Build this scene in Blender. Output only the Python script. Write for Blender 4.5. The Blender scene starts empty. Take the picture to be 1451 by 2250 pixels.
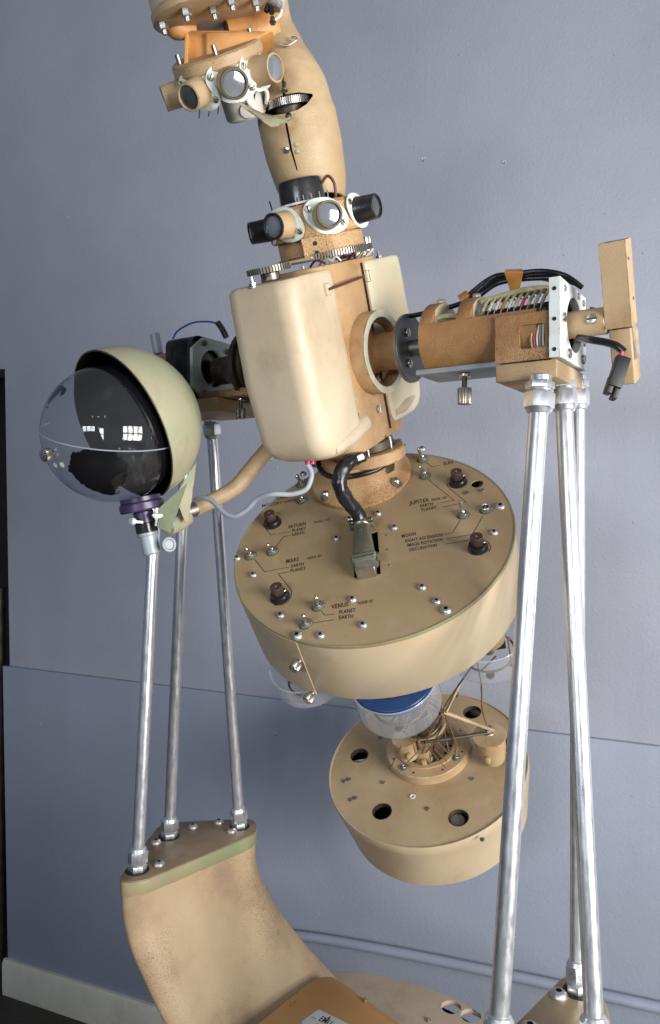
import bpy, bmesh, math, random
from math import sin, cos, pi, radians, tan, atan2, sqrt
from mathutils import Vector, Matrix, noise
from mathutils.geometry import tessellate_polygon
random.seed(7)
sc = bpy.context.scene
COL = sc.collection
# ------------------------------------------------------------ camera
F = 1700.0; CW, CH = 725.5, 1125.0
PITCH = radians(2.3)
CAM = Vector((0, 0, 2.3))
RX = Vector((1, 0, 0)); FW = Vector((0, cos(PITCH), -sin(PITCH))); UP = Vector((0, sin(PITCH), cos(PITCH)))
cd = bpy.data.cameras.new('camera'); cam = bpy.data.objects.new('camera', cd); COL.objects.link(cam)
cam.location = CAM; cam.rotation_euler = (pi/2 - PITCH, 0, 0)
cd.sensor_fit = 'VERTICAL'; cd.sensor_height = 36; cd.lens = 36*F/2250; cd.clip_end = 100; cd.clip_start = .02
sc.camera = cam
def V(x, d, u): return RX*x + FW*d + UP*u            # camera-aligned direction -> world
def P(px, py, d): return CAM + V((px-CW)/F*d, d, -(py-CH)/F*d)
def ray(px, py): return V((px-CW)/F, 1, -(py-CH)/F)
def Pz(px, py, z):
    r = ray(px, py); return CAM + r*((z-CAM.z)/r.z)
def proj(p):
    q = p-CAM; d = q.dot(FW); return (CW+q.dot(RX)/d*F, CH-q.dot(UP)/d*F, d)
# ------------------------------------------------------------ world and lamps
w = bpy.data.worlds.new('World'); sc.world = w; w.use_nodes = True
w.node_tree.nodes['Background'].inputs[0].default_value = (.56, .66, .88, 1)
w.node_tree.nodes['Background'].inputs[1].default_value = .20
sc.view_settings.view_transform = 'Standard'; sc.view_settings.look = 'None'; sc.view_settings.exposure = 0; sc.view_settings.gamma = 1
def area(name, loc, tgt, sx, sy, e, col):
    l = bpy.data.lights.new(name, 'AREA'); l.shape = 'RECTANGLE'; l.size = sx; l.size_y = sy; l.energy = e; l.color = col
    o = bpy.data.objects.new(name, l); COL.objects.link(o); o.location = loc
    o.rotation_euler = (Vector(tgt)-Vector(loc)).to_track_quat('-Z', 'Y').to_euler(); return o
def lampdot(loc, e):
    l = bpy.data.lights.new('ceiling_lamp', 'POINT'); l.energy = e; l.shadow_soft_size = .09; l.color = (1, .9, .75)
    o = bpy.data.objects.new('ceiling_lamp', l); COL.objects.link(o); o.location = loc
def window(name, c, tgt, nx, ny, pw, ph, gap, e, col):
    """area lamps laid out like window panes, with gaps as glazing bars"""
    z = (Vector(c)-Vector(tgt)).normalized(); x = Vector((0, 0, 1)).cross(z).normalized(); y = z.cross(x)
    for i in range(nx):
        for j in range(ny):
            p = Vector(c)+x*(i-(nx-1)/2)*(pw+gap)+y*(j-(ny-1)/2)*(ph+gap); area(name, p, p-z, pw, ph, e/(nx*ny), col)
window('window_light_right', (2.5, -1.15, 2.25), (0, 1.8, 1.95), 4, 2, .48, .72, .10, 262, (1, .975, .94))
window('fill_light_left', (-1.9, -2.3, 2.7), (0, 2, 1.9), 3, 1, .40, .55, .1, 58, (.88, .93, 1))  # added soft fill from the left, split into panes for its reflection
for x_ in (-1.5, -.9, -.2): lampdot((x_, -2.0, 3.9), 3)
# ------------------------------------------------------------ materials
MATS = {}
def nn(nt, t, **kw):
    n = nt.nodes.new(t)
    for k, v in kw.items(): setattr(n, k, v)
    return n
def mat(name, base, rough=.5, metal=0, base2=None, bscale=3, dirt=None, dscale=12, damt=.5, speck=0, sscale=300, scol=(.05,.02,.01), bump=0, bumps=250, scratch=0, stretch=None, spatch=3, edge=None, **kw):
    m = bpy.data.materials.new(name); m.use_nodes = True; nt = m.node_tree; b = nt.nodes['Principled BSDF']; L = nt.links.new
    b.inputs['Roughness'].default_value = rough; b.inputs['Metallic'].default_value = metal
    for k, v in kw.items(): b.inputs[k.replace('_', ' ')].default_value = v
    tc = nn(nt, 'ShaderNodeTexCoord'); co = tc.outputs['Object']
    if stretch:
        mp = nn(nt, 'ShaderNodeMapping'); mp.inputs['Scale'].default_value = stretch; L(co, mp.inputs[0]); co2 = mp.outputs[0]
    else: co2 = co
    def noi(scale, det=4, c=None, r=.55):
        n = nn(nt, 'ShaderNodeTexNoise'); n.inputs['Scale'].default_value = scale; n.inputs['Detail'].default_value = det; n.inputs['Roughness'].default_value = r; L(c or co2, n.inputs[0]); return n.outputs[0]
    def ramp(s, a, bb):
        r = nn(nt, 'ShaderNodeMapRange'); r.inputs[1].default_value = a; r.inputs[2].default_value = bb; L(s, r.inputs[0]); return r.outputs[0]
    def mul(a, c):
        r = nn(nt, 'ShaderNodeMath', operation='MULTIPLY'); L(a, r.inputs[0])
        if isinstance(c, float): r.inputs[1].default_value = c
        else: L(c, r.inputs[1])
        return r.outputs[0]
    def mix(f, a, c):
        r = nn(nt, 'ShaderNodeMix', data_type='RGBA'); L(f, r.inputs[0])
        for i, x in ((6, a), (7, c)):
            if isinstance(x, tuple): r.inputs[i].default_value = (*x, 1)
            else: L(x, r.inputs[i])
        return r.outputs[2]
    cur = base
    if base2: cur = mix(ramp(noi(bscale, 5), .38, .62), cur, base2)
    if dirt: cur = mix(mul(ramp(noi(dscale, 6, r=.65), .5, .72), float(damt)), cur, dirt)
    if speck:
        v = nn(nt, 'ShaderNodeTexVoronoi'); v.inputs['Scale'].default_value = sscale; L(co, v.inputs[0])
        th = mul(ramp(noi(spatch, 3), .32, .68), float(speck))
        lt = nn(nt, 'ShaderNodeMath', operation='SUBTRACT'); L(th, lt.inputs[0]); L(v.outputs[0], lt.inputs[1])
        cur = mix(mul(ramp(lt.outputs[0], 0, .12), .85), cur, scol)
    if scratch:
        mp = nn(nt, 'ShaderNodeMapping'); mp.inputs['Scale'].default_value = (1, 9, 1); mp.inputs['Rotation'].default_value = (0, 0, .6); L(co, mp.inputs[0])
        s1 = ramp(noi(90, 3, mp.outputs[0]), .70, .76); cur = mix(mul(mul(s1, ramp(noi(9, 2, co), .45, .6)), float(scratch)), cur, (.8, .75, .66))
    if edge:      # paint rubbed off along the edges
        bv = nn(nt, 'ShaderNodeBevel'); bv.samples = 4; bv.inputs[0].default_value = .0035; ge = nn(nt, 'ShaderNodeNewGeometry'); dt = nn(nt, 'ShaderNodeVectorMath', operation='DOT_PRODUCT'); L(bv.outputs[0], dt.inputs[0]); L(ge.outputs['Normal'], dt.inputs[1])
        e1 = ramp(dt.outputs['Value'], .992, .93); cur = mix(mul(mul(e1, ramp(noi(55, 5, co, .7), .47, .56)), .9), cur, edge)
    if isinstance(cur, tuple): b.inputs['Base Color'].default_value = (*cur, 1)
    else: L(cur, b.inputs['Base Color'])
    rr = nn(nt, 'ShaderNodeMapRange'); rr.inputs[1].default_value = .3; rr.inputs[2].default_value = .7; rr.inputs[3].default_value = max(0, rough-.08); rr.inputs[4].default_value = rough+.1
    L(noi(30, 3), rr.inputs[0]); L(rr.outputs[0], b.inputs['Roughness'])
    if bump:
        bp = nn(nt, 'ShaderNodeBump'); bp.inputs['Strength'].default_value = bump; bp.inputs['Distance'].default_value = .002; L(noi(bumps, 3, co), bp.inputs['Height']); L(bp.outputs[0], b.inputs['Normal'])
    MATS[name] = m; return m
cream = mat('cream_paint', (.57,.48,.345), .45, 0, (.50,.40,.265), 5, (.33,.25,.165), 7, .6, .15, 380, scratch=.25, bump=.18, bumps=300)
tan_ = mat('tan_paint', (.47,.34,.20), .5, 0, (.40,.275,.145), 6, (.25,.15,.07), 12, .55, .25, 260, bump=.3, bumps=400, edge=(.13,.075,.04))
speckm = mat('speckled_tan_paint', (.52,.345,.18), .55, 0, (.43,.255,.115), 7, (.22,.10,.04), 16, .5, .40, 290, (.10,.045,.02), bump=.5, bumps=330, edge=(.13,.075,.04))
rusty = mat('rusted_tan_paint', (.45,.26,.11), .6, 0, (.36,.17,.06), 8, (.10,.045,.02), 30, .8, .6, 420, (.04,.015,.008), bump=.8, bumps=300, edge=(.13,.075,.04))
wrink = mat('wrinkle_brown_paint', (.38,.20,.075), .5, 0, (.26,.125,.045), 9, (.56,.38,.20), 7, .55, .5, 330, (.12,.06,.03), bump=.9, bumps=420, edge=(.13,.075,.04))
facem = mat('face_plate_paint', (.365,.265,.15), .34, 0, (.31,.22,.12), 4, (.43,.34,.23), 8, .6, .10, 200, scratch=.8, bump=.12, bumps=300)
lowm = mat('lower_plate_paint', (.44,.33,.20), .5, 0, (.37,.26,.145), 5, (.25,.165,.085), 7, .65, .25, 380, bump=.3, bumps=500, edge=(.13,.075,.04))
bandm = mat('drum_band_paint', (.51,.41,.275), .42, 0, (.455,.345,.215), 4, (.31,.285,.18), 5, .85, .18, 300, (.2,.2,.12), bump=.15, bumps=200)
pedm = mat('pedestal_paint', (.46,.345,.21), .48, 0, (.40,.275,.16), 6, (.27,.20,.135), 6, .75, .34, 260, (.10,.05,.03), scratch=.2, bump=.45, bumps=420, spatch=5, edge=(.13,.075,.04))
olive = mat('olive_paint', (.27,.325,.195), .5, 0, (.38,.335,.235), 4.5, (.18,.24,.13), 14, .5, .1, 300, bump=.2, edge=(.10,.07,.04))
ored = mat('plate_edge_paint', (.30,.21,.12), .5, 0, (.20,.23,.11), 9, (.16,.11,.07), 12, .6, .2, 220, bump=.25)
mint = mat('mint_enamel', (.72,.80,.72), .3, 0, (.64,.74,.66), 8, (.40,.36,.25), 40, .4, bump=.1, edge=(.25,.17,.10))
whitep = mat('white_metal_plate', (.74,.78,.76), .35, 0, (.66,.70,.68), 8, (.40,.37,.30), 25, .4, bump=.08, edge=(.3,.25,.2))
blackp = mat('black_plastic', (.012,.012,.014), .25, 0, (.02,.02,.022), 9, (.08,.07,.06), 30, .25, bump=.15, bumps=120)
blackm = mat('matte_black', (.006,.006,.007), .6)
cablem = mat('black_cable', (.013,.013,.015), .28, 0, bump=.3, bumps=60)
greyc = mat('grey_cable', (.34,.37,.40), .4, 0, (.28,.31,.35), 20)
steel = mat('steel', (.58,.56,.53), .36, 1, (.48,.45,.41), 30, (.3,.2,.12), 60, .4)
galv = mat('galvanized_steel', (.72,.745,.77), .35, .88, (.68,.705,.73), 10, (.42,.42,.40), 40, .35, stretch=(3,3,1), bump=.03, bumps=160)
darkst = mat('dark_gear_steel', (.10,.085,.06), .5, .6, (.05,.04,.03), 20, (.2,.13,.07), 40, .4)
gearm = mat('gear_steel', (.33,.30,.25), .4, .85, (.2,.18,.15), 25, (.12,.08,.05), 60, .6)
greyd = mat('grey_disc_paint', (.075,.085,.09), .4, .1, (.10,.11,.11), 12)
bronze = mat('brown_knob', (.12,.07,.055), .4, .5, (.07,.04,.03), 60, bump=.4, bumps=500)
patina = mat('patina_nut', (.16,.19,.14), .45, .6, (.27,.25,.2), 120, (.1,.2,.15), 200, .6)
olivem = mat('olive_metal', (.27,.27,.21), .33, .7, (.2,.2,.15), 30, (.4,.4,.34), 60, .5, bump=.15)
bluep = mat('blue_plastic', (.006,.038,.14), .3, 0, (.01,.05,.17), 20)
redp = mat('red_terminal', (.55,.02,.07), .3)
whitepl = mat('white_plastic', (.75,.75,.72), .35)
purple = mat('purple_black_plastic', (.03,.022,.06), .3, 0, (.05,.035,.09), 18)
greypl = mat('grey_clamp', (.33,.37,.40), .45, .1, (.27,.3,.33), 20)
tape = mat('brown_tape', (.42,.19,.04), .35, 0, (.33,.14,.03), 40)
wiremt = mat('wire_tan', (.20,.12,.06), .5, .2, (.11,.07,.035), 60)
printm = mat('black_print', (.018,.012,.009), .6)
labelm = mat('label_paper', (.62,.64,.64), .4, 0, (.55,.57,.57), 30)
maroon = mat('maroon_wire', (.10,.02,.02), .4)
yell = mat('cloth_wire', (.50,.43,.22), .6, 0, (.36,.33,.18), 90)
ceram = mat('grey_white_can', (.55,.53,.48), .35, 0, (.48,.45,.38), 12, bump=.1)
bluewire = mat('blue_wire', (.02,.08,.4), .35)
wallm = mat('wall_paint', (.345,.365,.425), .42, 0, (.305,.325,.385), 1.6, (.33,.345,.41), 3, .6, .035, 6, (.42,.43,.47), scratch=.22, bump=.55, bumps=95)
basem = mat('baseboard_paint', (.64,.62,.53), .45, 0, (.58,.56,.47), 5, (.25,.23,.18), 14, .3, bump=.2)
coolwall = mat('cool_lit_wall_paint', (.30,.33,.405), .42, 0, (.28,.31,.385), 1.6, (.29,.315,.40), 3, .6, .035, 6, (.42,.43,.47), scratch=.12, bump=.5, bumps=95)  # wall paint again, the cool light low down mixed into a bluer colour
floorm = mat('dark_floor', (.035,.028,.022), .5, 0, (.05,.04,.03), 6, bump=.2)
ringe = mat('worn_ring_edge', (.56,.52,.40), .45, 0, (.50,.44,.30), 30, (.30,.45,.38), 22, .9)
basetop = mat('base_disc_paint', (.40,.33,.25), .5, 0, (.35,.28,.20), 5, (.24,.18,.12), 10, .5, .15, 350, bump=.3)
def glassy(name, tint, rough=.03, alpha=.12, spec=1.0):
    """thin clear sheet: mostly see-through, mirror-like at grazing angles"""
    m = bpy.data.materials.new(name); m.use_nodes = True; nt = m.node_tree; L = nt.links.new
    for n in list(nt.nodes): nt.nodes.remove(n)
    out = nn(nt, 'ShaderNodeOutputMaterial'); tr = nn(nt, 'ShaderNodeBsdfTransparent'); tr.inputs[0].default_value = (*tint, 1)
    gl = nn(nt, 'ShaderNodeBsdfGlossy'); gl.inputs['Roughness'].default_value = rough; fr = nn(nt, 'ShaderNodeFresnel'); fr.inputs[0].default_value = 1.5 if spec == 1.0 else spec
    df = nn(nt, 'ShaderNodeBsdfDiffuse'); df.inputs[0].default_value = (.7,.72,.75,1)
    m1 = nn(nt, 'ShaderNodeMixShader'); m1.inputs[0].default_value = alpha; L(tr.outputs[0], m1.inputs[1]); L(df.outputs[0], m1.inputs[2])
    m2 = nn(nt, 'ShaderNodeMixShader'); ge = nn(nt, 'ShaderNodeNewGeometry'); fb = nn(nt, 'ShaderNodeMath', operation='MULTIPLY_ADD'); L(ge.outputs['Backfacing'], fb.inputs[0]); fb.inputs[1].default_value = -1; fb.inputs[2].default_value = 1; fm = nn(nt, 'ShaderNodeMath', operation='MULTIPLY'); L(fr.outputs[0], fm.inputs[0]); L(fb.outputs[0], fm.inputs[1]); L(fm.outputs[0], m2.inputs[0]); L(m1.outputs[0], m2.inputs[1]); L(gl.outputs[0], m2.inputs[2]); L(m2.outputs[0], out.inputs[0]); return m
clear = glassy('clear_plastic', (.97,.98,.99), .10, .20, 1.45)
lensm = mat('lens_glass', (.05,.055,.06), .04, 0, Coat_Weight=1.0)
lensw = mat('mirror_lens', (.30,.32,.35), .10, .5)
alu = mat('worn_aluminium', (.62,.61,.59), .42, .9, (.5,.48,.45), 60, (.3,.24,.18), 80, .6)
def globe_mat():
    m = glassy('painted_clear_globe', (.80,.81,.85), .02, .03); nt = m.node_tree; L = nt.links.new
    out = [n for n in nt.nodes if n.type == 'OUTPUT_MATERIAL'][0]; src = out.inputs[0].links[0].from_socket
    b = nn(nt, 'ShaderNodeBsdfPrincipled'); b.inputs['Base Color'].default_value = (.006,.006,.008,1); b.inputs['Roughness'].default_value = .04; b.inputs['Coat Weight'].default_value = .5
    tc = nn(nt, 'ShaderNodeTexCoord'); n1 = nn(nt, 'ShaderNodeTexNoise'); n1.inputs['Scale'].default_value = 11; n1.inputs['Detail'].default_value = 8; n1.inputs['Roughness'].default_value = .62; L(tc.outputs['Object'], n1.inputs[0])
    sp = nn(nt, 'ShaderNodeSeparateXYZ'); L(tc.outputs['Object'], sp.inputs[0])
    # paint covers the cap away from the opening (z<0) and a ragged belt near z=.07
    a = nn(nt, 'ShaderNodeMath', operation='MULTIPLY_ADD'); L(n1.outputs[0], a.inputs[0]); a.inputs[1].default_value = .10; L(sp.outputs[2], a.inputs[2])
    r1 = nn(nt, 'ShaderNodeMapRange'); r1.inputs[1].default_value = -.004; r1.inputs[2].default_value = -.006; L(sp.outputs[2], r1.inputs[0])
    # ragged patch at (x<-.02) low side
    d = nn(nt, 'ShaderNodeVectorMath', operation='DISTANCE'); L(tc.outputs['Object'], d.inputs[0]); d.inputs[1].default_value = GPATCH
    a2 = nn(nt, 'ShaderNodeMath', operation='MULTIPLY_ADD'); L(n1.outputs[0], a2.inputs[0]); a2.inputs[1].default_value = .10; L(d.outputs['Value'], a2.inputs[2])
    r2 = nn(nt, 'ShaderNodeMapRange'); r2.inputs[1].default_value = .106; r2.inputs[2].default_value = .104; L(a2.outputs[0], r2.inputs[0])
    n3 = nn(nt, 'ShaderNodeTexNoise'); n3.inputs['Scale'].default_value = 38; n3.inputs['Detail'].default_value = 6; L(tc.outputs['Object'], n3.inputs[0])
    d3 = nn(nt, 'ShaderNodeVectorMath', operation='DISTANCE'); L(tc.outputs['Object'], d3.inputs[0]); d3.inputs[1].default_value = GPATCH2
    a3 = nn(nt, 'ShaderNodeMath', operation='MULTIPLY_ADD'); L(n3.outputs[0], a3.inputs[0]); a3.inputs[1].default_value = .12; L(d3.outputs['Value'], a3.inputs[2])
    r3 = nn(nt, 'ShaderNodeMapRange'); r3.inputs[1].default_value = .098; r3.inputs[2].default_value = .096; L(a3.outputs[0], r3.inputs[0])
    mx0 = nn(nt, 'ShaderNodeMath', operation='MAXIMUM'); L(r1.outputs[0], mx0.inputs[0]); L(r3.outputs[0], mx0.inputs[1])
    mx = nn(nt, 'ShaderNodeMath', operation='MAXIMUM'); L(mx0.outputs[0], mx.inputs[0]); L(r2.outputs[0], mx.inputs[1])
    ms = nn(nt, 'ShaderNodeMixShader'); L(mx.outputs[0], ms.inputs[0]); L(src, ms.inputs[1]); L(b.outputs[0], ms.inputs[2]); L(ms.outputs[0], out.inputs[0]); return m
# ------------------------------------------------------------ object helpers
WM = {}
def frame(o, z, x=None):
    z = Vector(z).normalized(); x = Vector(x if x is not None else (1, 0, 0)); x = (x - z*x.dot(z)).normalized(); y = z.cross(x)
    m = Matrix((x, y, z)).transposed().to_4x4(); m.translation = Vector(o); return m
def T(x=0, y=0, z=0): return Matrix.Translation((x, y, z))
def RZ(a): return Matrix.Rotation(a, 4, 'Z')
def RXm(a): return Matrix.Rotation(a, 4, 'X')
def RYm(a): return Matrix.Rotation(a, 4, 'Y')
def link(name, data, M, parent=None):
    o = bpy.data.objects.new(name, data); COL.objects.link(o)
    if parent is not None: o.parent = parent; o.matrix_basis = WM[parent].inverted() @ M
    else: o.matrix_basis = M
    WM[o] = M.copy(); return o
def thing(name, label, cat, M=None, group=None, **kw):
    o = link(name, None, M if M is not None else Matrix(), None); o.empty_display_size = .05; o['label'] = label; o['category'] = cat
    if group: o['group'] = group
    return o
def tag(o, label=None, cat=None, group=None, kind=None):
    if label: o['label'] = label
    if cat: o['category'] = cat
    if group: o['group'] = group
    if kind: o['kind'] = kind
    return o
class MB:
    def __init__(s): s.v = []; s.f = []; s.mi = []; s.ms = []
    def m(s, mt):
        if mt not in s.ms: s.ms.append(mt)
        return s.ms.index(mt)
    def add(s, vs, fs, mt, M=None):
        k = len(s.v); i = s.m(mt)
        s.v += [(M @ Vector(p)) if M is not None else Vector(p) for p in vs]
        s.f += [tuple(a+k for a in f) for f in fs]; s.mi += [i]*len(fs); return s
    def lathe(s, prof, mt, n=48, M=None, a0=0, a1=None):
        full = a1 is None; span = 2*pi if full else a1-a0; cols = n if full else n+1
        vs = []; rows = []
        for r, z in prof:
            if r < 1e-7: rows.append([len(vs)]*cols); vs.append((0, 0, z))
            else:
                rows.append(list(range(len(vs), len(vs)+cols)))
                vs += [(r*cos(a0+span*i/n), r*sin(a0+span*i/n), z) for i in range(cols)]
        fs = []
        for a, b in zip(rows, rows[1:]):
            for i in range(n):
                j = (i+1) % cols; q = [a[i], a[j], b[j], b[i]]; q2 = []
                for x in q:
                    if x not in q2: q2.append(x)
                if len(q2) > 2: fs.append(q2)
        return s.add(vs, fs, mt, M)
    def cyl(s, r, z0, z1, mt, n=32, M=None, c=None, r2=None):
        r2 = r if r2 is None else r2; c = min(r, abs(z1-z0))*.12 if c is None else c
        return s.lathe([(0, z0), (r-c, z0), (r, z0+c), (r2, z1-c), (r2-c, z1), (0, z1)], mt, n, M)
    def ring(s, ro, ri, z0, z1, mt, n=48, M=None, c=.0015):
        return s.lathe([(ri, z0+c), (ri+c, z0), (ro-c, z0), (ro, z0+c), (ro, z1-c), (ro-c, z1), (ri+c, z1), (ri, z1-c), (ri, z0+c)], mt, n, M)
    def dome(s, r, z, h, mt, n=32, M=None, k=8):
        return s.lathe([(r*cos(pi/2*i/k), z+h*sin(pi/2*i/k)) for i in range(k)]+[(0, z+h)], mt, n, M)
    def sphere(s, r, c, mt, n=20, M=None):
        return s.lathe([(r*sin(pi*i/10) if 0 < i < 10 else 0, c[2]-r*cos(pi*i/10)) for i in range(11)], mt, n, (M or Matrix()) @ T(c[0], c[1], 0))
    def box(s, c, d, mt, M=None, b=0):
        x, y, z = d[0]/2, d[1]/2, d[2]/2
        if b <= 0:
            vs = [(c[0]+i*x, c[1]+j*y, c[2]+k*z) for i in (-1, 1) for j in (-1, 1) for k in (-1, 1)]
            return s.add(vs, [(0,1,3,2), (4,6,7,5), (0,4,5,1), (2,3,7,6), (0,2,6,4), (1,5,7,3)], mt, M)
        pts = [(c[0]+sx*(x-b)+b*cos(a), c[1]+sy*(y-b)+b*sin(a)) for sx, sy, A in ((1,1,0), (-1,1,pi/2), (-1,-1,pi), (1,-1,1.5*pi)) for a in [A+pi/2*q/3 for q in range(4)]]
        return s.prism(pts, c[2]-z, c[2]+z, mt, M, b)
    def prism(s, pts, z0, z1, mt, M=None, b=0):
        n = len(pts); cx = sum(p[0] for p in pts)/n; cy = sum(p[1] for p in pts)/n
        def ins(d):
            if d == 0: return pts
            o = []
            for i in range(n):
                p0, p, p1 = Vector(pts[i-1]), Vector(pts[i]), Vector(pts[(i+1) % n])
                e0 = (p-p0); e1 = (p1-p)
                e0 = e0.normalized() if e0.length > 1e-9 else e1.normalized(); e1 = e1.normalized() if e1.length > 1e-9 else e0
                nn0 = Vector((-e0.y, e0.x)); nn1 = Vector((-e1.y, e1.x)); q = (nn0+nn1)
                q = q.normalized() if q.length > 1e-6 else nn0
                o.append(tuple(p+q*d*SG))
            return o
        A = sum(pts[i-1][0]*pts[i][1]-pts[i][0]*pts[i-1][1] for i in range(n)); SG = 1 if A > 0 else -1
        if b > 0: rings = [(ins(b), z0), (ins(b*.3), z0+b*.3), (pts, z0+b), (pts, z1-b), (ins(b*.3), z1-b*.3), (ins(b), z1)]
        else: rings = [(pts, z0), (pts, z1)]
        vs = [(p[0], p[1], z) for r, z in rings for p in r]; fs = []
        for k in range(len(rings)-1):
            for i in range(n): j = (i+1) % n; fs.append((k*n+i, k*n+j, (k+1)*n+j, (k+1)*n+i))
        fs.append(tuple(range(n))[::-1]); fs.append(tuple((len(rings)-1)*n+i for i in range(n)))
        return s.add(vs, fs, mt, M)
    def plate(s, outer, holes, z0, z1, mt, M=None):
        """flat plate with through holes"""
        loops = [outer]+holes; tri = tessellate_polygon([[Vector((*p, 0)) for p in l] for l in loops]); fl = [p for l in loops for p in l]; n = len(fl)
        vs = [(p[0], p[1], z) for z in (z0, z1) for p in fl]
        fs = [tuple(t) for t in tri]+[tuple(a+n for a in t) for t in tri]; k = 0
        for l in loops:
            m = len(l)
            for i in range(m): j = (i+1) % m; fs.append((k+i, k+j, k+j+n, k+i+n))
            k += m
        return s.add(vs, fs, mt, M)
    def tube(s, pts, r, mt, n=12, M=None, smooth=6, caps=True):
        pts = [Vector(p) for p in pts]; rs = r if isinstance(r, (list, tuple)) else [r]*len(pts)
        if smooth and len(pts) > 2:
            q = []; rr = []
            for i in range(len(pts)-1):
                a, b_, c, d = pts[max(i-1, 0)], pts[i], pts[i+1], pts[min(i+2, len(pts)-1)]
                for k in range(smooth):
                    t = k/smooth; q.append(.5*((2*b_)+(c-a)*t+(2*a-5*b_+4*c-d)*t*t+(3*b_-a-3*c+d)*t**3)); rr.append(rs[i]*(1-t)+rs[i+1]*t)
            q.append(pts[-1]); rr.append(rs[-1]); pts, rs = q, rr
        t0 = (pts[1]-pts[0]).normalized(); x = t0.orthogonal().normalized(); vs = []; N = len(pts)
        for i, p in enumerate(pts):
            t = (pts[min(i+1, N-1)]-pts[max(i-1, 0)]).normalized(); x = (x-t*x.dot(t)).normalized(); y = t.cross(x)
            vs += [p+x*rs[i]*cos(2*pi*k/n)+y*rs[i]*sin(2*pi*k/n) for k in range(n)]
        fs = [(i*n+k, i*n+(k+1) % n, (i+1)*n+(k+1) % n, (i+1)*n+k) for i in range(N-1) for k in range(n)]
        if caps: fs += [tuple(range(n))[::-1], tuple((N-1)*n+k for k in range(n))]
        return s.add(vs, fs, mt, M)
    def hexa(s, r, z0, z1, mt, M=None, rot=0):
        return s.prism([(r*cos(rot+pi/3*i), r*sin(rot+pi/3*i)) for i in range(6)], z0, z1, mt, M, min(r*.12, abs(z1-z0)*.2))
    def gear(s, r, n, z0, z1, mt, M=None, dep=.0035, hole=0):
        pts = []
        for i in range(n):
            a = 2*pi*i/n; w_ = 2*pi/n
            pts += [((r-dep)*cos(a), (r-dep)*sin(a)), ((r-dep)*cos(a+w_*.25), (r-dep)*sin(a+w_*.25)), (r*cos(a+w_*.38), r*sin(a+w_*.38)), (r*cos(a+w_*.87-w_*.0), r*sin(a+w_*.87))]
        h = [[(hole*cos(-2*pi*i/24), hole*sin(-2*pi*i/24)) for i in range(24)]] if hole else []
        return s.plate(pts, h, z0, z1, mt, M)
    def knurl(s, r, z0, z1, mt, n=24, M=None):
        pts = [((r if i % 2 else r*.93)*cos(pi*i/n), (r if i % 2 else r*.93)*sin(pi*i/n)) for i in range(2*n)]
        return s.prism(pts, z0, z1, mt, M, .0008)
    def mesh(s, name, ang=35, solid=False):
        me = bpy.data.meshes.new(name); me.from_pydata([tuple(p) for p in s.v], [], s.f)
        for m_ in s.ms: me.materials.append(m_)
        me.polygons.foreach_set('material_index', s.mi); me.update()
        bm = bmesh.new(); bm.from_mesh(me); bmesh.ops.recalc_face_normals(bm, faces=bm.faces); bm.to_mesh(me); bm.free()
        me.polygons.foreach_set('use_smooth', [True]*len(me.polygons)); me.set_sharp_from_angle(angle=radians(ang)); return me
    def build(s, name, parent=None, M=None, ang=35): return link(name, s.mesh(name, ang), M if M is not None else (WM[parent] if parent is not None else Matrix()), parent)
def circ(x, y, r, n=28, a0=0): return [(x+r*cos(a0+2*pi*i/n), y+r*sin(a0+2*pi*i/n)) for i in range(n)]
def hit(M, px, py, z=0):
    """point where the sight line of a photo pixel meets the plane z of frame M, in M's own coordinates"""
    Mi = M.inverted(); o = Mi @ CAM; d = Mi.to_3x3() @ ray(px, py); t = (z-o.z)/d.z; q = o+d*t; return Vector((q.x, q.y, z))
# ------------------------------------------------------------ shared small pieces (one mesh each)
def hex_circle(r): return [(r*cos(pi/3*i), r*sin(pi/3*i)) for i in range(6)]
def mesh_button(r, mt=alu, slot=False):
    b = MB(); b.cyl(r*1.02, 0, r*.16, mt, 20); b.lathe([(r*.95, r*.14), (r*.85, r*.42), (r*.6, r*.62), (r*.36, r*.68)], mt, 20)
    b.lathe([(r*.36, r*.68), (r*.34, r*.2), (0, r*.2)], blackm, 6); return b.mesh('screw')
def mesh_slot(r, mt=steel):
    b = MB(); g = r*.14
    for sgn in (1, -1):
        a = math.asin(g/r); n = 10
        pts = [(r*cos(a+(pi-2*a)*i/n), sgn*r*sin(a+(pi-2*a)*i/n)) for i in range(n+1)]
        b.prism(pts, 0, r*.5, mt, None, r*.12)
    b.cyl(r*.96, 0, r*.22, darkst, 16); return b.mesh('screw')
def mesh_acorn(r):
    b = MB(); b.cyl(r*1.35, 0, r*.25, patina, 20); b.hexa(r*1.15, r*.25, r*.9, steel); b.lathe([(r*.95, r*.9), (r*.95, r*1.2), (r*.8, r*1.65), (r*.45, r*1.95), (0, r*2.05)], steel, 20); return b.mesh('acorn_nut')
def mesh_toggle(s=1, lean=(-.3, .1)):
    b = MB(); b.cyl(.0135*s, 0, .0012*s, patina, 24); b.hexa(.0125*s, .0012*s, .0055*s, patina); b.lathe([(.0085*s, .0055*s), (.0085*s, .009*s), (.0065*s, .0095*s), (.006*s, .008*s), (0, .008*s)], steel, 20)
    b.sphere(.0052*s, (0, 0, .010*s), steel, 14)
    d = Vector((lean[0], lean[1], 1)).normalized(); b.tube([d*.010*s, d*.022*s, d*.033*s, d*.0365*s, d*.0385*s], [.0026*s, .0036*s, .0044*s, .0038*s, .0012*s], steel, 12, smooth=0); return b.mesh('toggle_switch')
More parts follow.
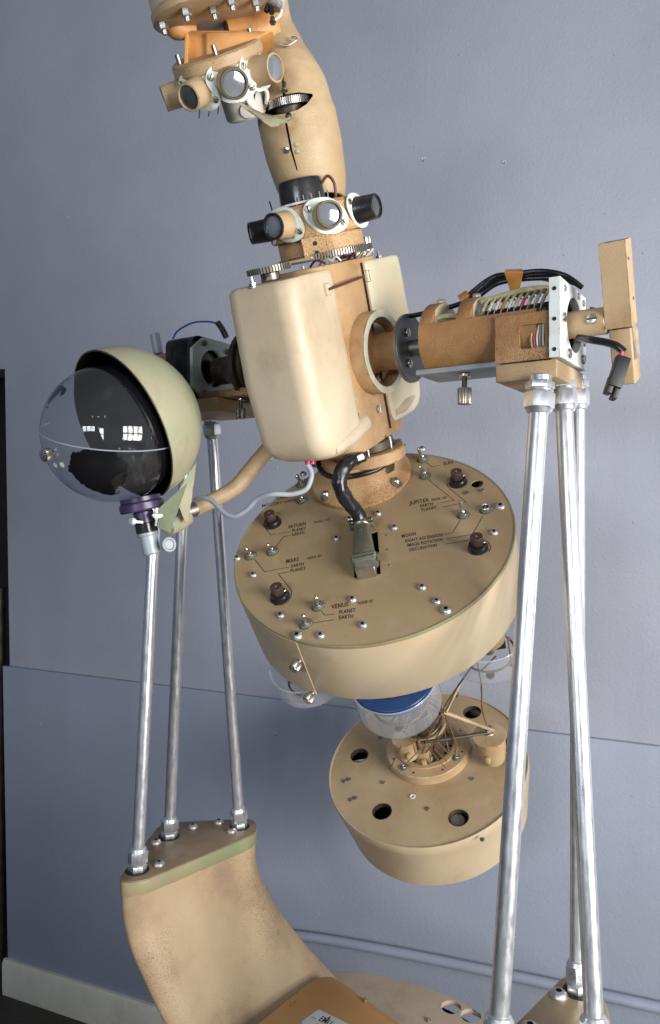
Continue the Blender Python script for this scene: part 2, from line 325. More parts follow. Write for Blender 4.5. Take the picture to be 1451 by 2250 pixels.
def mesh_knob():
    b = MB(); b.lathe([(0, 0), (.0195, 0), (.0195, .003), (.0165, .0045), (.0165, .0075), (.0175, .0085), (.0165, .011), (0, .012)], blackp, 32)
    b.knurl(.0115, .012, .030, bronze, 26); b.cyl(.012, .024, .0305, bronze, 28); b.cyl(.0022, .0302, .0315, steel, 10); b.cyl(.0015, 0, .004, steel, 8, M=T(-.009, -.008, .016) @ RXm(pi/2)); return b.mesh('selector_knob')
def mesh_thumb(r=.010, l=.014):
    b = MB(); b.cyl(r*.45, 0, .012, steel, 14); b.knurl(r, .010, .010+l, steel, 22); b.cyl(r*.8, .010+l, .0115+l, steel, 22); return b.mesh('thumb_screw')
S_BTN = mesh_button(.0085); S_BTNB = mesh_button(.0105); S_SLOT = mesh_slot(.006); S_SLOTG = mesh_slot(.006, patina); S_SLOTL = mesh_slot(.0085); ACORN = mesh_acorn(.0095); KNOB = mesh_knob(); THUMB = mesh_thumb()
def put(name, me, parent, M): return link(name, me, M, parent)
# ============================================================ SETTING
yaw = radians(22.9); WD = Vector((cos(yaw), -sin(yaw), 0)); WN = Vector((-sin(yaw), -cos(yaw), 0))    # along the wall to the right / towards the room
W0 = P(16, 1100, 3.35); W0.z = 0
FLOORZ = P(12, 2214, 3.33).z
WF = frame(W0, (0, 0, 1), WD)      # x along wall, -y... y = z cross x = away from room
b = MB(); b.box((3, 0, FLOORZ-.005), (16, 12, .01), floorm, WF); tag(b.build('floor'), kind='structure')
b = MB(); railz = P(20, 1466, 3.35).z
b.box((2.3, .10, (FLOORZ+5.2)/2), (4.6, .20, 5.2-FLOORZ), wallm, None, 0)
zop = P(8, 812, 3.35).z; b.box((-1.5, .10, (zop+5.2)/2), (3.0, .20, 5.2-zop), wallm)
wall = b.build('wall', None, WF); tag(wall, kind='structure')
b = MB(); b.box((2.3-.012, -.009, (FLOORZ+railz)/2), (4.6+.024, .018, railz-FLOORZ), wallm, None, .003); b.ms = [coolwall]; b.build('lower_panel', wall)
b = MB(); zt = P(12, 2134, 3.33).z
prof = [(0, FLOORZ), (.0, zt), (-.012, zt), (-.022, zt-.02), (-.022, FLOORZ)]
vs = [(x, -.018+p[0], p[1]) for x in (-.035, 4.5) for p in prof]; n = 5
b.add(vs, [tuple(range(n)), tuple(range(n, 2*n))]+[(i, (i+1) % n, (i+1) % n+n, i+n) for i in range(n)], basem); b.build('baseboard', wall)
# dings in the wall: shallow filler craters
dg = MB()
dings = [(930,350,9,1),(912,322,3,0),(1108,356,6,0),(150,477,4,0),(385,20,3,0),(168,641,3,0),(1197,642,3,0),(1246,678,3,0),(1393,1147,4,0),(606,1612,8,1),(608,1028,4,0),(168,1107,3,0),(596,1010,6,1),(90,1590,3,0),(1128,628,3,0),(880,610,3,0),(1240,560,3,0),(1060,570,3,0),(360,20,3,0),(1414,556,3,0),(936,348,5,0)]+[(x, y, 2.5, 0) for x, y in ((412,88),(300,300),(1330,470),(1210,900),(1050,860),(60,1040),(240,1290),(430,1420),(700,2010),(1390,1750),(480,1640),(1010,120),(820,60),(1350,120),(230,560))]
Mw = WM[wall] @ RXm(pi/2)     # local: x along, y up, z towards room
dh = mat('wall_ding', (.50,.50,.50), .6, 0, (.2,.2,.23), 60)
bl = []
for (px, py, s_, k) in dings:
    q = hit(Mw, px, py, 0); zz = .018 if q.y < railz else 0; q = hit(Mw, px, py, zz); r = s_/F*2.6*.42
    b = MB(); pts = [(r*(.8+.4*random.random())*cos(2*pi*i/10), r*(.8+.4*random.random())*sin(2*pi*i/10)*1.1) for i in range(10)]
    b.add([(p[0]*1.5, p[1]*1.5, .0002) for p in pts]+[(p[0], p[1], .0018) for p in pts]+[(p[0]*.55, p[1]*.55, .0004) for p in pts], [(i, (i+1) % 10, (i+1) % 10+10, i+10) for i in range(10)]+[(i+10, (i+1) % 10+10, (i+1) % 10+20, i+20) for i in range(10)]+[tuple(range(20, 30))], dh); b.build('nail_hole', wall, Mw @ T(q.x, q.y, zz))
# pipe low on the wall
b = MB(); pts = []
for px, py in ((560,2046),(700,2062),(900,2098),(1170,2154),(1451,2215),(1560,2240)):
    q = hit(Mw, px, py, .05); pts.append(Mw @ q)
b.tube(pts, .0165, mat('pipe_paint', (.30,.33,.42), .35, 0, (.27,.3,.38), 5, bump=.1), 20, smooth=5); pp = b.build('wall_pipe'); tag(pp, 'blue-grey painted pipe running low along the wall behind the stand', 'pipe')
# dark things past the wall's left end
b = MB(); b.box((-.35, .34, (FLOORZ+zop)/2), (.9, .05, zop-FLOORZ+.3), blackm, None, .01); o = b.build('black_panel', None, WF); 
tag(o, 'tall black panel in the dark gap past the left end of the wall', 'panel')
b = MB(); b.tube([P(1, 1300, 3.52), P(1, 2160, 3.52)], .022, darkst, 20, smooth=0); b.cyl(.024, 0, .02, darkst, 20, M=T(*P(1, 1300, 3.52))); o = b.build('metal_post'); tag(o, 'thin galvanized post at the far left edge beside the wall end', 'post')
# ============================================================ FRAMES OF THE INSTRUMENT
AX = radians(33); Xp = V(cos(AX), -sin(AX), 0); TH = radians(21)
Nn = V(-sin(AX), -cos(AX), 0); A = (UP*cos(TH)+Nn*sin(TH)).normalized()
C = P(737, 782, 1.6)
BF = frame(C, A, Xp)                 # x along tilt axis, y to the back, z up the body
Mh = frame(C, UP, Xp)                # the level frame of the stand
D = V(-.235, -.60, .765).normalized()
Dc = P(814, 1181, 1.54)
proj_root = thing('planetarium_projector', 'tan star and planet projector with curved arm, lens collars, gearbox and two round drums', 'projector', T(C.x, C.y, C.z))
# ============================================================ UPPER DRUM
R = .281; H = .150
DF = frame(Dc, D, V(1, 0, 0))
def dl(px, py, z=0): return hit(DF, px, py, z)
b = MB()
b.lathe([(R-.006, -.004), (R, -.006), (R+.001, -.004), (R+.0015, -H+.006), (R-.002, -H), (R-.03, -H-.001), (0, -H-.001)], bandm, 128)
up_drum = b.build('upper_drum', proj_root, DF)
hole = dl(1049, 1063); slot = [dl(*p) for p in ((776,1178), (779,1270), (837,1261), (830,1167))]
b = MB(); b.plate(circ(0, 0, R-.001, 128), [circ(hole.x, hole.y, .0125), [(p.x, p.y) for p in slot]], -.003, 0, facem); fp = b.build('face_plate', up_drum)
b = MB(); b.ring(R+.0020, R-.0015, -.006, .0010, ored, 128, c=.0006); b.build('rim', up_drum)
c0 = sum((Vector((p.x, p.y, 0)) for p in slot), Vector())/4
b = MB(); b.box((c0.x, c0.y, -.05), (.10, .12, .002), blackm); b.build('inner_panel', up_drum); b = MB(); b.cyl(.03, -.05, -.049, blackm, 20); b.build('inner_panel', up_drum, DF @ T(hole.x, hole.y, 0))
for px, py in ((831,1129),(769,1141),(740,1184),(522,1227),(557,1264),(775,1318),(617,1353),(798,1374),(705,1397),(867,1160),(1086,1171),(928,1291),(960,1322),(928,987),(667,1042)):
    q = dl(px, py); put('screw', S_BTN, up_drum, DF @ T(q.x, q.y, .0003) @ RZ(random.random()))
for px, py in ((654,1398),(1100,1114),(981,1342)):
    q = dl(px, py); put('screw', S_BTNB, up_drum, DF @ T(q.x, q.y, .0003) @ RZ(random.random()))
for px, py in ((1026,1084),(1059,1078)):
    q = dl(px, py); put('screw', S_SLOT, up_drum, DF @ T(q.x, q.y, 0) @ RZ(random.random()*3))
S_TINY = mesh_slot(.0028, steel)
for px, py in ((850,1176),(853,1208),(857,1242)):
    q = dl(px, py); put('screw', S_TINY, up_drum, DF @ T(q.x, q.y, 0))
for i, (px, py, tx, ty) in enumerate(((663,1063,652,1043),(664,1098,650,1080),(599,1211,587,1194),(551,1220,540,1203),(699,1331,694,1310),(672,1370,666,1350),(929,1008,920,984),(934,1044,923,1022),(1018,1130,1012,1101))):
    q = dl(px, py, .003); t = dl(tx, ty, .037); lx, ly = (t.x-q.x)/.035, (t.y-q.y)/.035
    put('toggle_switch', mesh_toggle(1, (max(-.6, min(.6, lx)), max(-.6, min(.6, ly)))), up_drum, DF @ T(q.x, q.y, 0))
q = dl(1068, 1121); b = MB(); b.cyl(.0135, 0, .0012, patina, 24); b.hexa(.0130, .0012, .006, patina); b.ring(.0095, .0065, .004, .010, steel, 24); b.cyl(.0065, .0061, .0062, blackm, 20, c=0); b.cyl(.003, .006, .008, steel, 10); b.build('socket_nut', up_drum, DF @ T(q.x, q.y, 0))
for px, py in ((600,1151),(616,1313),(1007,1061),(1051,1205)):
    q = dl(px, py); put('selector_knob', KNOB, up_drum, DF @ T(q.x, q.y, 0) @ RZ(random.random()*6))
# printed lettering and lines
def zl(x, y): return (480+x/3.818, 920+y/3.818)
def zr(x, y): return (800+x/3.818, 920+y/3.818)
LET = [(zl,'PLANET',480,683,596,660),(zl,'MERCURY',366,745,535,715),(zl,'NODE 48°',548,708,658,690),(zl,'SATURN',585,922,735,893),(zl,'NODE 113°',805,880,935,858),(zl,'PLANET',620,950,735,932),(zl,'EARTH',622,985,722,967),(zl,'MARS',570,1214,675,1195),(zl,'NODE 49°',748,1183,870,1160),(zl,'EARTH',613,1250,718,1232),(zl,'PLANET',607,1288,733,1268),(zl,'VENUS',950,1598,1092,1573),(zl,'NODE 76°',1172,1560,1305,1540),(zl,'PLANET',1015,1640,1152,1620),(zl,'EARTH',1015,1685,1132,1670),(zr,'SUN',670,392,748,377),(zr,'JUPITER',383,725,548,695),(zr,'NODE 100°',570,690,702,668),(zr,'EARTH',473,745,580,725),(zr,'PLANET',486,778,612,755),(zr,'MOON',320,1000,438,977),(zr,'RIGHT ASCENSION',350,1040,662,985),(zr,'IMAGE ROTATION',366,1075,662,1025),(zr,'DECLINATION',386,1113,615,1072)]
def text_mesh(s, width, spacing=1.08):
    cu = bpy.data.curves.new('t', 'FONT'); cu.body = s; cu.size = 1; cu.space_character = spacing; cu.resolution_u = 3; cu.offset = .012
    o = bpy.data.objects.new('t', cu); COL.objects.link(o); bpy.context.view_layer.update()
    me = bpy.data.meshes.new_from_object(o.evaluated_get(bpy.context.evaluated_depsgraph_get())); bpy.data.objects.remove(o)
    xs = [v.co.x for v in me.vertices]; k = width/(max(xs)-min(xs)); x0 = min(xs)
    for v in me.vertices: v.co = Vector(((v.co.x-x0)*k, v.co.y*k*1.6, 0))
    return me, k
for fn, s_, x0, y0, x1, y1 in LET:
    p = dl(*fn(x0, y0)); q = dl(*fn(x1, y1)); wd = (q-p).length
    me, k = text_mesh(s_, wd); me.materials.append(printm); me.name = 'lettering'
    link('lettering', me, DF @ T(p.x, p.y, .0004) @ RZ(atan2(q.y-p.y, q.x-p.x)), up_drum)
LINES = [(zl,[(605,948),(443,978),(385,905),(376,880)]),(zl,[(612,978),(550,990),(485,1072)]),(zl,[(598,1245),(390,1285),(305,1178)]),(zl,[(590,1285),(503,1302),(605,1425),(618,1450),(612,1490),(590,1530),(545,1560),(470,1567)]),(zl,[(978,1640),(895,1650),(860,1608)]),(zl,[(970,1687),(790,1715)]),(zl,[(478,790),(520,793)]),
 (zr,[(638,392),(568,405),(520,362)]),(zr,[(645,705),(758,685),(540,510)]),(zr,[(665,740),(862,702),(705,575),(695,540),(710,500),(740,490)]),(zr,[(676,970),(745,958),(808,852)]),(zr,[(690,1010),(912,970),(998,818)]),(zr,[(685,1053),(900,1015)]),(zr,[(1000,1015),(1045,1035),(1066,1075),(1050,1115)])]
for fn, pl in LINES:
    b = MB()
    pts = [dl(*fn(*p)) for p in pl]
    for p, q in zip(pts, pts[1:]):
        d = (q-p).normalized(); nrm = Vector((-d.y, d.x, 0))*.0006; z = Vector((0, 0, .00035))
        b.add([p-nrm+z, q-nrm+z, q+nrm+z, p+nrm+z], [(0,1,2,3)], printm)
    b.build('leader_line', up_drum)
for fn, (x0, y0), (x1, y1) in ((zl,(478,790),(524,794)),(zl,(540,1562),(462,1567)),(zr,(1064,1080),(1046,1122))):
    p = dl(*fn(x0, y0)); q = dl(*fn(x1, y1)); d = (q-p).normalized(); nrm = Vector((-d.y, d.x, 0))*.0016; z = Vector((0, 0, .0004)); b = MB(); b.add([q+z, q-d*.007+nrm+z, q-d*.007-nrm+z], [(0,1,2)], printm); b.build('arrow_head', up_drum)
# overlapping band on the left with two thumb screws
def edge_angle(px, py, z):
    # angle on the drum's side wall seen at this pixel (nearest hit)
    Mi = DF.inverted(); o = Mi @ CAM; d = Mi.to_3x3() @ ray(px, py); a_ = d.x**2+d.y**2; b_ = 2*(o.x*d.x+o.y*d.y); c_ = o.x**2+o.y**2-R*R
    t = (-b_-sqrt(max(0, b_*b_-4*a_*c_)))/(2*a_); q = o+d*t; return atan2(q.y, q.x), q.z
a1, _ = edge_angle(664, 1440, 0); b = MB(); b.lathe([(R+.0005, -.004), (R+.0030, -.0045), (R+.0030, -H-.004), (R+.0005, -H-.0045)], bandm, 60, None, a1-radians(150), a1)
b.add([((R+r_)*cos(a1), (R+r_)*sin(a1), z_) for r_, z_ in ((0, -.004), (.0030, -.0045), (.0030, -H-.004), (0, -H-.0045))], [(0,1,2,3)], bandm); b.build('side_band', up_drum)
for px, py in ((661,1449),(690,1519)):
    a_, z_ = edge_angle(px, py, 0); put('thumb_screw', THUMB, up_drum, DF @ T(0, 0, z_) @ frame((R*cos(a_), R*sin(a_), 0), (cos(a_), sin(a_), 0), (0, 0, 1)))
# clear domes under the drum
def dome_unit(px, py, zend, r, ln, blue=False):
    q = dl(px, py, zend); M = DF @ T(q.x, q.y, zend) @ RXm(pi)          # z now points down, away from the drum
    b = MB(); k = r*.42
    prof = [(r, -ln), (r, -k)]+[(r-.35*k*(1-cos(pi/2*i/5)), -k+k*.5*sin(pi/2*i/5)) for i in range(1, 6)]+[(r*.80, -k*.3), (r*.55, -k*.12), (r*.3, -k*.03), (0, 0)]
    b.lathe(prof, clear, 64); b.ring(r+.0015, r-.0015, -ln, -ln+.004, clear, 64)
    d = b.build('clear_dome', up_drum, M)
    for a_ in (.6, 1.7, 3.4, 5.0): put('screw', S_SLOTL, up_drum, M @ T(r*.62*cos(a_), r*.62*sin(a_), -.018))
    b = MB(); b.cyl(r*.45, -ln, -ln*.7, tan_, 32); b.cyl(r*.16, -ln*.6, -.03, steel, 16)
    for j in range(5): a_ = j*1.3; b.tube([(r*.5*cos(a_), r*.5*sin(a_), -ln*.6), (r*.62*cos(a_+.7), r*.62*sin(a_+.7), -.03)], .0016, wiremt, 8, smooth=0)
    b.ring(r*.66, r*.6, -.03, -.026, wiremt, 40); b.box((r*.3, 0, -.05), (.02, .012, .03), darkst, None, .002)
    b.build('planet_lamp', up_drum, M)
    if blue: b = MB(); b.ring(r*.94, r*.60, -ln*.99, -ln*.84, bluep, 64); b.ring(r*.84, r*.55, -ln*.85, -ln*.72, bluep, 64); b.build('blue_ring', up_drum, M)
dome_unit(884, 1562, -.255, .083, .105, True); dome_unit(1078, 1452, -.245, .080, .095); dome_unit(690, 1508, -.225, .072, .075)
# ============================================================ NECK
NKc = DF @ dl(796, 1052, 0); NKl = DF.inverted() @ NKc
b = MB(); b.lathe([(0, .0), (.108, 0), (.110, .003), (.110, .010), (.105, .013), (.092, .018), (.082, .028), (.077, .045), (.076, .074), (.074, .077), (0, .077)], speckm, 72)
neck = b.build('neck', proj_root, DF @ T(NKl.x, NKl.y, .0005))
ni = DF.inverted()
for px, py in ((717,1092),(872,1064),(879,978),(697,1018)):
    q = hit(DF, px, py, .014); put('acorn_nut', ACORN, neck, DF @ T(q.x, q.y, .011))
# tilted pair of discs that join neck and gearbox
b = MB(); b.cyl(.076, -.232, -.206, speckm, 64, c=.002); b.cyl(.055, -.206, -.185, darkst, 48); b.cyl(.05, -.26, -.232, darkst, 32)
b.build('swivel_disc', neck, BF @ T(.030, .012, 0))
for x_, y_ in ((.03,-.055),(-.03,-.055),(.055,.0)):
    b = MB(); b.cyl(.004, -.21, -.18, steel, 12); b.build('bolt', neck, BF @ T(x_+.03, y_+.012, 0))
# ============================================================ LOWER DRUM
D2 = V(-.235, -.455, .86).normalized()
Lc = P(937, 1676, 2.12); LF = frame(Lc, D2, V(1, 0, 0)); R2 = .273; H2 = .170
def ll(px, py, z=0): return hit(LF, px, py, z)
holes = [ll(1038,1565), ll(790,1660), ll(840,1783), ll(1008,1797)]
b = MB(); b.lathe([(R2-.004, -.008), (R2-.003, .0035), (R2, .004), (R2+.001, .002), (R2+.001, -.02), (R2+.000, -.024), (R2-.022, -H2), (0, -H2)], bandm, 128)
low_drum = b.build('lower_drum', proj_root, LF)
b = MB(); b.plate(circ(0, 0, R2-.0035, 128), [circ(h.x, h.y, .026) for h in holes], -.004, 0, lowm); b.build('face_plate', low_drum)
b = MB(); 
for h in holes: b.ring(.026, .0245, -.014, .0005, darkst, 32, M=T(h.x, h.y, 0), c=.0003)
b.cyl(R2-.02, -.075, -.07, blackm, 40); b.build('inner_panel', low_drum)
b = MB(); b.box((holes[1].x+.004, holes[1].y-.012, -.02), (.05, .03, .002), whitepl, None); b.build('reflector_card', low_drum)
b = MB(); h = holes[3]; b.cyl(.02, -.03, -.012, olivem, 20, M=T(h.x-.004, h.y+.004, 0)); b.build('lens_holder', low_drum)
for px, py, me in ((842,1720,S_SLOT),(1038,1712,S_SLOT),(940,1778,S_SLOTG),(757,1717,S_SLOTG),(767,1713,S_SLOTG),(772,1758,S_SLOTG),(781,1754,S_SLOTG),(836,1621,S_SLOTG),(1005,1530,S_SLOTG),(1004,1524,S_SLOTG),(1003,1604,S_SLOTG),(1060,1845,S_SLOT)):
    q = ll(px, py); put('screw', me, low_drum, LF @ T(q.x, q.y, 0) @ RZ(random.random()*3))
q = ll(907, 1751); b = MB(); b.ring(.008, .0035, 0, .003, whitep, 20); b.build('eyelet', low_drum, LF @ T(q.x, q.y, 0))
q = ll(943, 1652); FC = (q.x, q.y)
b = MB(); b.lathe([(0, .008), (.072, .008), (.074, .034), (.088, .034), (.089, .028), (.114, .027), (.117, .024), (.117, 0), (0, 0)], tan_, 80)
for i in range(26):
    a_ = i*.2417*2; rr_ = (.050, .062, .056)[i % 3]; b.cyl(.0042, .0078, .0086, blackm, 10, M=T(rr_*cos(a_), rr_*sin(a_), 0), c=0)
for i in range(8): a_ = i*pi/4+.3; b.cyl(.003, .0272, .0276, blackm, 10, M=T(.102*cos(a_), .102*sin(a_), 0), c=0)
hub = b.build('hub_flange', low_drum, LF @ T(*FC, .0005))
for a_ in (-.75, -2.35, .9, 2.4):
    b = MB(); b.hexa(.011, 0, .007, patina); b.ring(.006, .004, .006, .010, steel, 16); b.build('nut', low_drum, LF @ T(FC[0]+.1*cos(a_), FC[1]+.1*sin(a_), .027))
# open truss of thin rods on the hub, and the inner rings
b = MB()
for i in range(8):
    a_ = i*pi/4; a2 = a_+pi/8
    for s_ in (1, -1): b.tube([(.078*cos(a_), .078*sin(a_), .034), (.060*cos(a_+s_*pi/8), .060*sin(a_+s_*pi/8), .105)], .0017, wiremt, 8, smooth=0)
for i in range(8):
    a_ = i*pi/4+pi/8
    for s_ in (1, -1): b.tube([(.060*cos(a_), .060*sin(a_), .105), (.055*cos(a_+s_*pi/8), .055*sin(a_+s_*pi/8), .17)], .0015, wiremt, 8, smooth=0)
b.build('truss', low_drum, LF @ T(*FC, 0))
b = MB(); b.ring(.064, .056, .100, .108, tan_, 56); b.build('truss_ring', low_drum, LF @ T(*FC, 0))
b = MB(); b.ring(.058, .052, .166, .172, darkst, 48, M=RXm(.25)); b.build('truss_ring', low_drum, LF @ T(*FC, 0))
b = MB(); b.ring(.060, .055, .0, .010, gearm, 48, M=T(.01,.03,.09) @ RXm(.8)); b.cyl(.018, .01, .16, darkst, 16); b.build('inner_ring', low_drum, LF @ T(*FC, 0))
def can(px, py, z, r, h, r2, name='star_lamp', knobpx=None, rot=0):
    q = ll(px, py, z); b = MB(); b.cyl(r*1.12, -.003, 0, tan_, 40, c=.0008); b.lathe([(r, -.003), (r*.98, -h*.45), (r2, -h), (0, -h)], tan_, 40)
    b.box((0, 0, 0), (.014, .012, .02), tan_, RZ(rot) @ T(0, -r-.004, -h*.55), .004); b.box((r*.9, .0, -h*.4), (.012, .02, h*.6), darkst, None, .002); b.box((r*1.02, -.006, -h*.4), (.006, .008, h*.55), maroon, None, .001)
    return b.build(name, low_drum, LF @ T(q.x, q.y, z))
can(1075, 1615, .10, .040, .085, .030, rot=-.4); can(888, 1622, .125, .030, .06, .028, rot=.1); can(925, 1640, .075, .026, .05, .024)
q = ll(1075, 1608, .104); 
b = MB(); b.cyl(.009, 0, .012, steel, 18); b.hexa(.010, .012, .020, gearm); b.ring(.014, .008, -.001, .003, steel, 24); b.build('pivot_bolt', low_drum, LF @ T(q.x, q.y, .101))
def bar(p1, p2, w_, t_, mt, name, parent, z=None):
    d = (p2-p1); L = d.length; M = frame((p1+p2)/2, d, FW); b = MB(); b.box((0, 0, 0), (w_, t_, L), mt, None, .0015); return b.build(name, parent, M)
pv = LF @ Vector((q.x, q.y, .112))
bar(pv+V(.01,.0,.0), P(972, 1562, 1.96), .022, .008, lowm, 'arm', low_drum)
bar(pv+V(0,0,-.008), P(925, 1632, 2.0), .012, .006, darkst, 'arm', low_drum)
bar(P(980, 1566, 1.95), P(1012, 1500, 2.0), .012, .005, tan_, 'arm', low_drum)
b = MB(); 
for pl in ([pv, P(1060,1560,2.0), P(1058,1505,1.95), P(1046,1440,1.9)], [P(975,1560,1.95), P(985,1540,1.95), P(1040,1460,1.85)], [P(972,1565,1.95), P(945,1610,1.97), P(928,1655,2.02)], [P(975,1560,1.95), P(1000,1630,2.0), P(1000,1665,2.04)]): b.tube(pl, .0022, wiremt, 8, smooth=3)
b.build('support_wire', low_drum, Matrix())
random.seed(3); b = MB()
for i in range(9):
    x0, y0 = random.uniform(880, 985), random.uniform(1590, 1650); b.tube([P(x0, y0, random.uniform(1.93, 2.02)), P(x0+random.uniform(-45, 45), y0+random.uniform(10, 50), random.uniform(1.96, 2.03))], .0015, wiremt, 6, smooth=0)
b.build('rod_cage', low_drum, Matrix())
# shaft joining the drums, seen only in gaps
b = MB(); p1 = DF @ Vector((0, 0, -H)); p2 = LF @ Vector((*FC, .03)); b.tube([p1, p2], .022, darkst, 20, smooth=0); b.build('drum_shaft', proj_root, Matrix())
# ============================================================ GEARBOX HOUSING
def rrect(x0, x1, y0, y1, r, n=7):
    o = []
    for cx, cy, a0 in ((x1-r, y1-r, 0), (x0+r, y1-r, pi/2), (x0+r, y0+r, pi), (x1-r, y0+r, 1.5*pi)):
        o += [(cx+r*cos(a0+pi/2*i/n), cy+r*sin(a0+pi/2*i/n)) for i in range(n+1)]
    return o
def loft(secs, mt, cap0=True, cap1=True, b=None):
    b = b or MB(); n = len(secs[0]); vs = [p for s_ in secs for p in s_]
    fs = [(k*n+i, k*n+(i+1) % n, (k+1)*n+(i+1) % n, (k+1)*n+i) for k in range(len(secs)-1) for i in range(n)]
    if cap0: fs.append(tuple(range(n)))
    if cap1: fs.append(tuple((len(secs)-1)*n+i for i in range(n)))
    b.add(vs, fs, mt); return b
b = MB(); b.prism(rrect(-.072, .075, -.12, .12, .03), -.188, .180, speckm, None, .004); core = b.build('gearbox', proj_root, BF)
b = MB(); b.box((0, 0, .197), (.10, .19, .006), tan_, None, .002); b.build('top_plate', core)
def cover(y0, y1, name, mt, x0=-.071, x1=.084):
    secs = []; r = .036; zb, zt_ = -.166, .171
    for z, ins in [(zb, .045), (zb+.004, .026), (zb+.014, .012), (zb+.030, .003), (zb+.05, 0), (0, -.004), (zt_-.03, 0), (zt_-.008, .002), (zt_-.002, .006), (zt_, .012)]:
        secs.append([(x, y, z) for x, y in rrect(x0+ins, x1-ins*.3, y0+ins, y1, r)])
    b = loft(secs, mt); 
    return b
b = cover(-.235, -.066, 'c', cream); lc = b.build('front_cover', core, BF)
# right (rear) cover is the mirror image
b = cover(-.220, -.042, 'c', mat('pale_cream_paint', (.64,.58,.42), .45, 0, (.57,.48,.31), 4, (.30,.42,.30), 13, .35, .1, 260, bump=.2))
rc = b.build('rear_cover', core, BF @ Matrix.Scale(-1, 4, (0, 1, 0))); 
# pinched ear low on each cover, with cable slot
b = MB(); b.tube([(.074, -.19, -.150), (.072, -.12, -.142), (.066, -.055, -.132)], [.010, .0185, .0205], cream, 20); b.build('cover_ear', core, BF)
b = MB(); b.tube([(.074, .17, -.13), (.072, .12, -.138), (.066, .07, -.142)], [.008, .017, .017], cream, 14); b.build('cover_ear', core, BF)
b = MB(); b.cyl(.0165, 0, .0007, blackm, 24, c=0, M=BF.inverted() @ BF); b = MB()
Ms = frame(BF @ Vector((.0755, 0, 0)), Xp, A)    # on the side face: z outwards, x up
def side(px, py, z=0): return hit(Ms, px, py, z)
q = side(781, 915); b.cyl(.0135, 0, .0006, blackm, 28, c=0); b.build('cable_hole', core, Ms @ T(q.x, q.y, .0002))
q = side(832, 899); put('screw', S_SLOTL, core, Ms @ T(q.x, q.y, 0))
# raised ring, stub shaft, notched wheel, steel shaft
b = MB(); b.ring(.083, .069, -.01, .032, speckm, 72, c=.002); b.ring(.0831, .0692, .0321, .0331, ringe, 72, c=.0004); ring_ = b.build('bearing_ring', core, Ms @ T(*side(815, 777).xy, 0))
RC = WM[ring_]
b = MB(); b.lathe([(.0, -.002), (.050, -.001), (.043, .006), (.038, .018), (.037, .070), (.035, .072), (0, .072)], wrink, 48); b.lathe([(.031, .070), (.033, .078), (.024, .09), (0, .09)], darkst, 40); b.build('stub_shaft', core, RC)
b = MB(); b.tube([(-.052+.011*cos(t/2.9), .006+.011*sin(t/2.9), .008+.001*(t % 7)) for t in range(0, 30)], .0016, maroon, 6, smooth=0); b.build('wire_coil', core, RC)
wx = .086
b = MB(); b.gear(.067, 160, .0, .006, gearm, None, .0009); b.cyl(.0655, .0055, .0075, greyd, 72, c=.0006); b.cyl(.0655, -.0015, .0005, greyd, 72, c=.0006); wheel = b.build('notched_wheel', proj_root, RC @ T(0, 0, wx))
for a_ in (.3, 2.4, 4.5): put('screw', S_SLOTL, wheel, RC @ T(.034*cos(a_), .034*sin(a_), wx+.0075))
b = MB(); b.cyl(.0165, .006, .06, steel, 32); b.build('drive_shaft', proj_root, RC @ T(0, 0, wx))
# clip rod across the core near its top
b = MB(); p1, p2 = side(722, 636, .015), side(800, 607, .012); b.tube([p1, (p1+p2)/2+Vector((0,0,.003)), p2], .0026, maroon, 8); b.build('clip_rod', core, Ms)
b = MB(); b.box((p1.x, p1.y-.004, .010), (.022, .018, .010), cream, None, .002); b.build('clip', core, Ms)
q = side(806, 606, .008); b = MB(); b.tube([q+Vector((.01,0,0)), q+Vector((.01,-.012,0)), q+Vector((-.012,-.012,0)), q+Vector((-.012,0,0))], .0009, steel, 6, smooth=0); b.build('wire_loop', core, Ms)
# gap seams beside the rear cover
b = MB(); b.box((.0758, .0395, 0.0), (.004, .005, .34), blackm, None); b.build('seam', core, BF)
# gear train on top
BT = BF @ T(0, 0, -.016)
b = MB(); b.gear(.094, 110, .208, .219, gearm, T(.024, .0, 0), .0035); b.build('ring_gear', core, BT)
b = MB(); b.gear(.042, 46, .203, .214, gearm, T(-.012, -.150, 0), .0035); b.cyl(.018, .188, .203, gearm, 24, M=T(-.012, -.150, 0)); b.cyl(.003, 0, .003, blackm, 8, M=T(-.012,-.166,.195) @ RXm(pi/2)); b.build('pinion_gear', core, BT)
b = MB(); b.gear(.040, 60, .200, .206, steel, T(.030, .10, 0), .002); b.cyl(.010, .2, .235, steel, 18, M=T(.034, .15, 0)); b.knurl(.014, .215, .235, steel, 16, T(.034, .15, 0)); b.box((.03, .10, .192), (.03, .06, .012), greypl, None, .002); b.build('idler_gear', core, BT)
for x_, y_ in ((.0, -.225), (.03, -.10), (.03, .205), (-.03, .205)):
    b = MB(); b.cyl(.009, .183, .187, steel, 16); b.hexa(.007, .187, .193, steel); b.cyl(.003, .19, .203, steel, 8); b.build('stud', core, BT @ T(x_, y_, -.001))
b = MB(); random.seed(5)
for k in range(7): b.tube([(.02+.01*k, -.06+.02*k, .197), (.03+.01*k+.006, -.06+.02*k, .207), (.05+.005*k, -.05+.02*k, .198)], .0022, [maroon, yell, whitepl, maroon][k % 4], 6)
b.build('wiring', core, BT)
